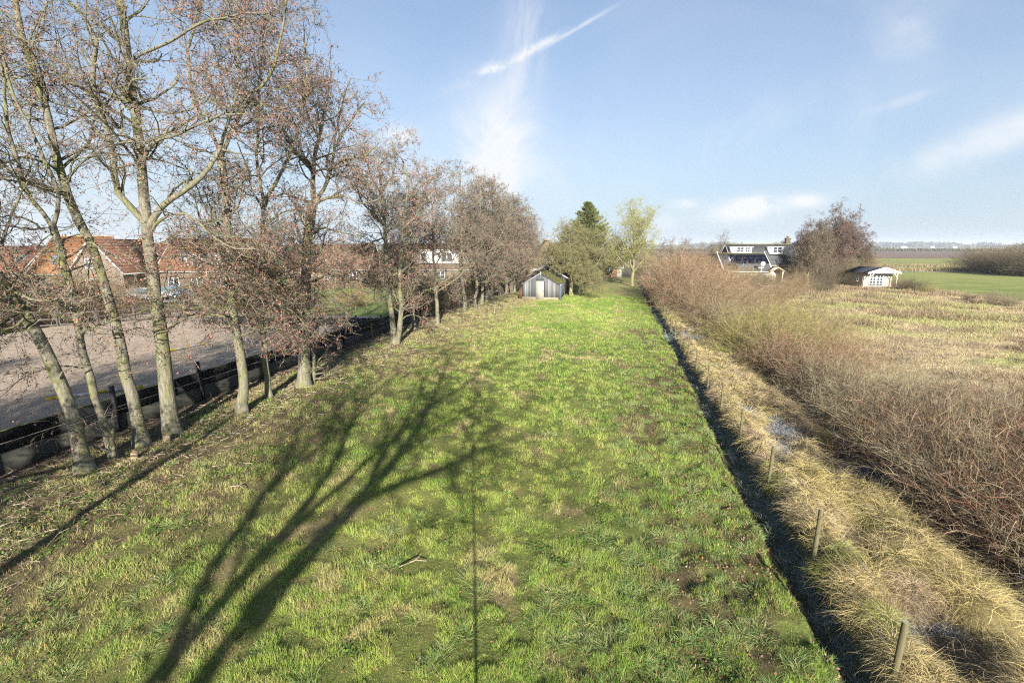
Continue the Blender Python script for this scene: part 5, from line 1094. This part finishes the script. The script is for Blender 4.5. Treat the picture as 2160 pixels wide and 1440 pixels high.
for z_ in (.5, .95, 1.35):
    k = MB(); k.bar(A(0, 0, z_), dv + A(0, 0, z_), .05, .1, (.09, .08, .075)); k.build('rail', M_wood, rf)
for t_ in np.linspace(0, 1, 13):
    k = MB(); p_ = dv * t_; k.bar(p_ + A(0, -.06, -.1), p_ + A(0, -.06, 1.6), .12, .12, (.08, .075, .07)); k.build('post', M_wood, rf)
def jump_pole(p, q, label, flip=0):
    n_ = 8; k = MB(); d = (q - p)
    for i in range(n_):
        a_, b_ = p + d * i / n_, p + d * (i + 1) / n_; c_ = (.38, .29, .015) if (i in (0, 1, 4, 7)) != bool(flip) else (.40, .40, .38)
        k.tubes(np.array([[a_, b_]]), np.full((1, 2), .055), 10, c_)
    o = k.build('jump_pole', M_plain); tag(o, label, 'jump pole', 'striped ground poles on the sand')
jump_pole(P(97, 841, ZA + .1), P(302, 815, ZA + .1), 'longer yellow and white striped pole on the sand behind the leftmost alders')
jump_pole(P(352, 740, ZA + .1), P(428, 725, ZA + .1), 'farther yellow and white striped pole on the sand right of the tallest alder')

# ------------------------------------------------------------------ cars
def car(loc, yaw, paint, label):
    r = empty('parked_car', loc, yaw); tag(r, label, 'car', 'cars parked beyond the arena')
    prof = [(-2.1, .35), (-2.15, .75), (-2.05, .95), (-1.1, 1.02), (1.25, 1.0), (1.9, .85), (2.12, .6), (2.1, .33)]
    def ext(pr, hw, hw2, k, c):
        n_ = len(pr); V = [(x, -hw if z < .9 else -hw2, z) for x, z in pr] + [(x, hw if z < .9 else hw2, z) for x, z in pr]
        q_ = [(i, i + 1, n_ + i + 1, n_ + i)[::-1] for i in range(n_ - 1)] + [(n_ - 1, 0, n_, 2 * n_ - 1)[::-1]]
        k.add(V, q=q_, t=[(0, i, i + 1)[::-1] for i in range(1, n_ - 1)] + [(n_, n_ + i, n_ + i + 1) for i in range(1, n_ - 1)], c=c)
    k = MB(); ext(prof, .88, .84, k, paint); ext([(-1.35, 1.38), (-1.25, 1.45), (.35, 1.44), (.5, 1.36)], .62, .6, k, paint); bd = k.build('body', M_carp, r)
    k = MB(); V = [(-1.75, -.8, 1.0), (1.15, -.8, 1.0), (1.15, .8, 1.0), (-1.75, .8, 1.0), (-1.3, -.64, 1.40), (.42, -.64, 1.40), (.42, .64, 1.40), (-1.3, .64, 1.40)]
    k.add(V, [(0, 1, 5, 4), (1, 2, 6, 5), (2, 3, 7, 6), (3, 0, 4, 7)], c=(.10, .16, .2)); k.build('windows', M_glass, r)
    for x_ in (-1.3, 1.35):
        for y_ in (-.82, .82):
            k = MB(); a_ = np.arange(16) / 16 * 2 * np.pi; V = np.concatenate([np.stack([x_ + .32 * np.cos(a_), a_ * 0 + y_ - .1, .32 + .32 * np.sin(a_)], 1), np.stack([x_ + .32 * np.cos(a_), a_ * 0 + y_ + .1, .32 + .32 * np.sin(a_)], 1)])
            k.add(V, q=[(j, (j + 1) % 16, 16 + (j + 1) % 16, 16 + j) for j in range(16)], t=[(0, j + 1, j) for j in range(1, 15)] + [(16, 16 + j, 17 + j) for j in range(1, 15)], c=(.03, .03, .03)); w_ = k.build('wheel', M_plain, r)
            k = MB(); yy = y_ + (.11 if y_ > 0 else -.11); k.add([(x_ + .19 * math.cos(b), yy, .32 + .19 * math.sin(b)) for b in a_], t=[(0, j, j + 1) for j in range(1, 15)], c=(.4, .4, .42)); k.build('rim', M_plain, w_)
    for y_ in (-.6, .6):
        k = MB(); k.box((2.0, y_ - .2, .62), (2.13, y_ + .2, .76), (.7, .7, .7)); k.build('headlight', M_glass, r)
car((QX(298, 54, 620), 54, 0), .12, (.62, .63, .64), 'white car parked left of the tallest alder trunk')
car((QX(362, 57, 620), 57, 0), 3.0, (.25, .36, .45), 'blue-grey car parked right of the tallest alder trunk')

# ------------------------------------------------------------------ wire fence
wf = empty('wire_fence', (*XY(4.08, 6.5), 0), -PH); tag(wf, 'wire fence on round wooden posts along the ditch', 'wire fence')
s_ = 6.45; tops = []
while s_ < 72:
    tl = rng.normal(0, .035, 2); hh = rng.uniform(1.22, 1.36); zb_ = float(height(np.array(4.2), np.array(s_)))
    k = MB(); Pt = np.array([[(0, s_ - 6.5, zb_ - .2), (tl[0] * .5, s_ - 6.5 + tl[1] * .5, .5), (tl[0], s_ - 6.5 + tl[1], hh)]]); k.tubes(Pt, np.full((1, 3), rng.uniform(.034, .044)), 9, (.12, .11, .06))
    a_ = np.arange(9) / 9 * 2 * np.pi; k.add([(tl[0] + .047 * math.cos(b), s_ - 6.5 + tl[1] + .047 * math.sin(b), hh - .001) for b in a_], t=[(0, j, j + 1) for j in range(1, 8)], c=(.3, .28, .18)); k.build('post', M_wood, wf)
    tops.append((tl[0], s_ - 6.5 + tl[1], hh)); s_ += rng.uniform(2.75, 3.1)
tops = np.array(tops)
for zf in (.93, .66, .42, .2):
    k = MB(); Pt = tops * A(1, 1, 0) + A(.055, 0, 0) + np.array([[0, 0, 1.]]) * (tops[:, 2:3] * zf); k.tubes(Pt[None], np.full((1, len(tops)), .005), 4, (.28, .27, .25)); k.build('wire', M_plain, wf)

# ------------------------------------------------------------------ cut wood at the foot of the alders
for i, (x_, y_) in enumerate([(283, 968), (352, 930), (660, 800)]):
    g_ = P(x_, y_); k = MB(); k.tubes(np.array([[(0, 0, -.05), (.02, 0, .1), (.04, .01, .22)]]), np.array([[.12, .10, .09]]), 10, (.36, .28, .18), rough=.1); a_ = np.arange(10) / 10 * 2 * np.pi
    k.add([(.04 + .085 * math.cos(b), .01 + .085 * math.sin(b), .221) for b in a_], t=[(0, j, j + 1) for j in range(1, 9)], c=(.5, .36, .2)); o = k.build('cut_stump', M_bark); o.location = (g_[0], g_[1], 0)
    tag(o, ['small cut stump between the second and third alder', 'small cut stump at the foot of the tallest alder', 'small cut stump right of the broad-crowned alder'][i], 'stump', 'cut stumps under the alders')
for i, (x0_, y0_, x1_, y1_, lab) in enumerate([(485, 1026, 515, 1030, 'short reddish broken stick lying in the grass'), (842, 1195, 900, 1182, 'thin curved fallen twig in the middle of the lawn'), (97, 1155, 135, 1108, 'forked fallen branch in the weeds at the left')]):
    a_, b_ = P(x0_, y0_, .06), P(x1_, y1_, .06); m_ = (a_ + b_) / 2 + A(.03, .06, .04); k = MB(); k.tubes(resample([a_, m_, b_], 6)[None], np.linspace(.016, .007, 6)[None], 6, (.36, .27, .2)); k.tubes(resample([m_, m_ + A(.1, .14, .03)], 4)[None], np.linspace(.01, .005, 4)[None], 5, (.36, .27, .2)); o = k.build('fallen_branch', M_bark); tag(o, lab, 'fallen branch')

# ------------------------------------------------------------------ mast carrying the viewpoint (its shadow lies on the lawn)
mst = empty('camera_mast', (-.015, -.12, 0)); tag(mst, 'thin vertical mast under the viewpoint whose straight shadow crosses the lawn', 'mast')
k = MB(); k.tubes(np.array([[(0, 0, -.1), (0, 0, 2), (0, 0, 4), (0, 0, 6.2)]]), np.array([[.034, .027, .02, .014]]), 12, (.05, .05, .05)); k.build('pole', M_plain, mst)
k = MB(); k.box((-.08, -.05, 6.2), (.08, .03, 6.32), (.03, .03, .03)); k.build('camera_housing', M_plain, mst)

# ------------------------------------------------------------------ far country
mb = MB(); n = 30000; X = rng.uniform(60, 1500, n); Yf = 640 + 60 * fbm(X * .01, X * 0, 151) + rng.uniform(-6, 6, n) - X * .05
hh = 3 + 9 * sstep(.45, .7, fbm(X * .02, X * 0 + 5, 152)); z = rng.random(n) ** 1.2 * hh
mb.flakes(np.stack([X, Yf, z], 1), rng.uniform(1.2, 2.6, n), pick([(.10, .085, .06), (.14, .115, .08), (.09, .10, .05)], n)); tag(mb.build('distant_hedgerow', M_twig), 'low brown hedgerow at the far side of the ploughed field', 'hedgerow', kind='stuff')
mb = MB(); n = 60000; X = rng.uniform(-1800, 4500, n); Yf = 1900 + 900 * fbm(X * .002, X * 0, 161) + rng.uniform(-15, 15, n); hh = 8 + 16 * sstep(.4, .7, fbm(X * .008, X * 0 + 5, 162)); z = rng.random(n) * hh
mb.flakes(np.stack([X, Yf, z], 1), rng.uniform(6, 14, n), pick([(.08, .08, .06), (.11, .10, .08), (.07, .09, .05)], n)); tag(mb.build('distant_woods', M_twig), 'bluish wooded skyline along the horizon', 'woods', kind='stuff')
Xh = np.linspace(-2500, 7500, 160); mb = MB(); rows = []
for Yh, f_ in ((4200, 0), (4500, .6), (5000, 1), (5800, .9), (6500, 0)): rows.append(np.stack([Xh, Xh * 0 + Yh, f_ * (4 + 40 * sstep(.40, .75, fbm(Xh * .0009, Xh * 0 + 2, 171)))], 1))
V = np.array(rows); ii = np.arange(5 * 160).reshape(5, 160); mb.add(V.reshape(-1, 3), np.stack([ii[:-1, :-1], ii[:-1, 1:], ii[1:, 1:], ii[1:, :-1]], -1).reshape(-1, 4), c=(.09, .10, .07)); tag(mb.build('hills', M_ground, smooth=True), kind='structure')
for i, (x_, Y_, w_) in enumerate([(1905, 1700, 22), (1965, 1850, 16), (2012, 1700, 14)]):
    r = empty('distant_barn', (QX(x_, Y_, 517), Y_, 0)); gable(r, w_, 14, 5, 8.5, (.6, .6, .58), (.42, .42, .42)); tag(r, '%s distant pale farm building on the right skyline, counted from the left' % ordl[i], 'barn', 'farm buildings on the skyline')
# ------------------------------------------------------------------ air
mb = MB(); mb.box((-9000, -600, -3), (12500, 8500, 60), (1, 1, 1)); m = bpy.data.materials.new('haze'); m.use_nodes = True; t = m.node_tree; t.nodes.clear()
out = N(t, 'ShaderNodeOutputMaterial'); pv = N(t, 'ShaderNodeVolumePrincipled'); pv.inputs['Color'].default_value = (.80, .88, 1.0, 1); pv.inputs['Density'].default_value = .0002; pv.inputs['Anisotropy'].default_value = 0.0; L(t, pv.outputs[0], out.inputs['Volume'])
hz = mb.build('haze', m); tag(hz, kind='stuff'); hz['label'] = 'thin pale winter haze over the whole plain'; hz['category'] = 'haze'
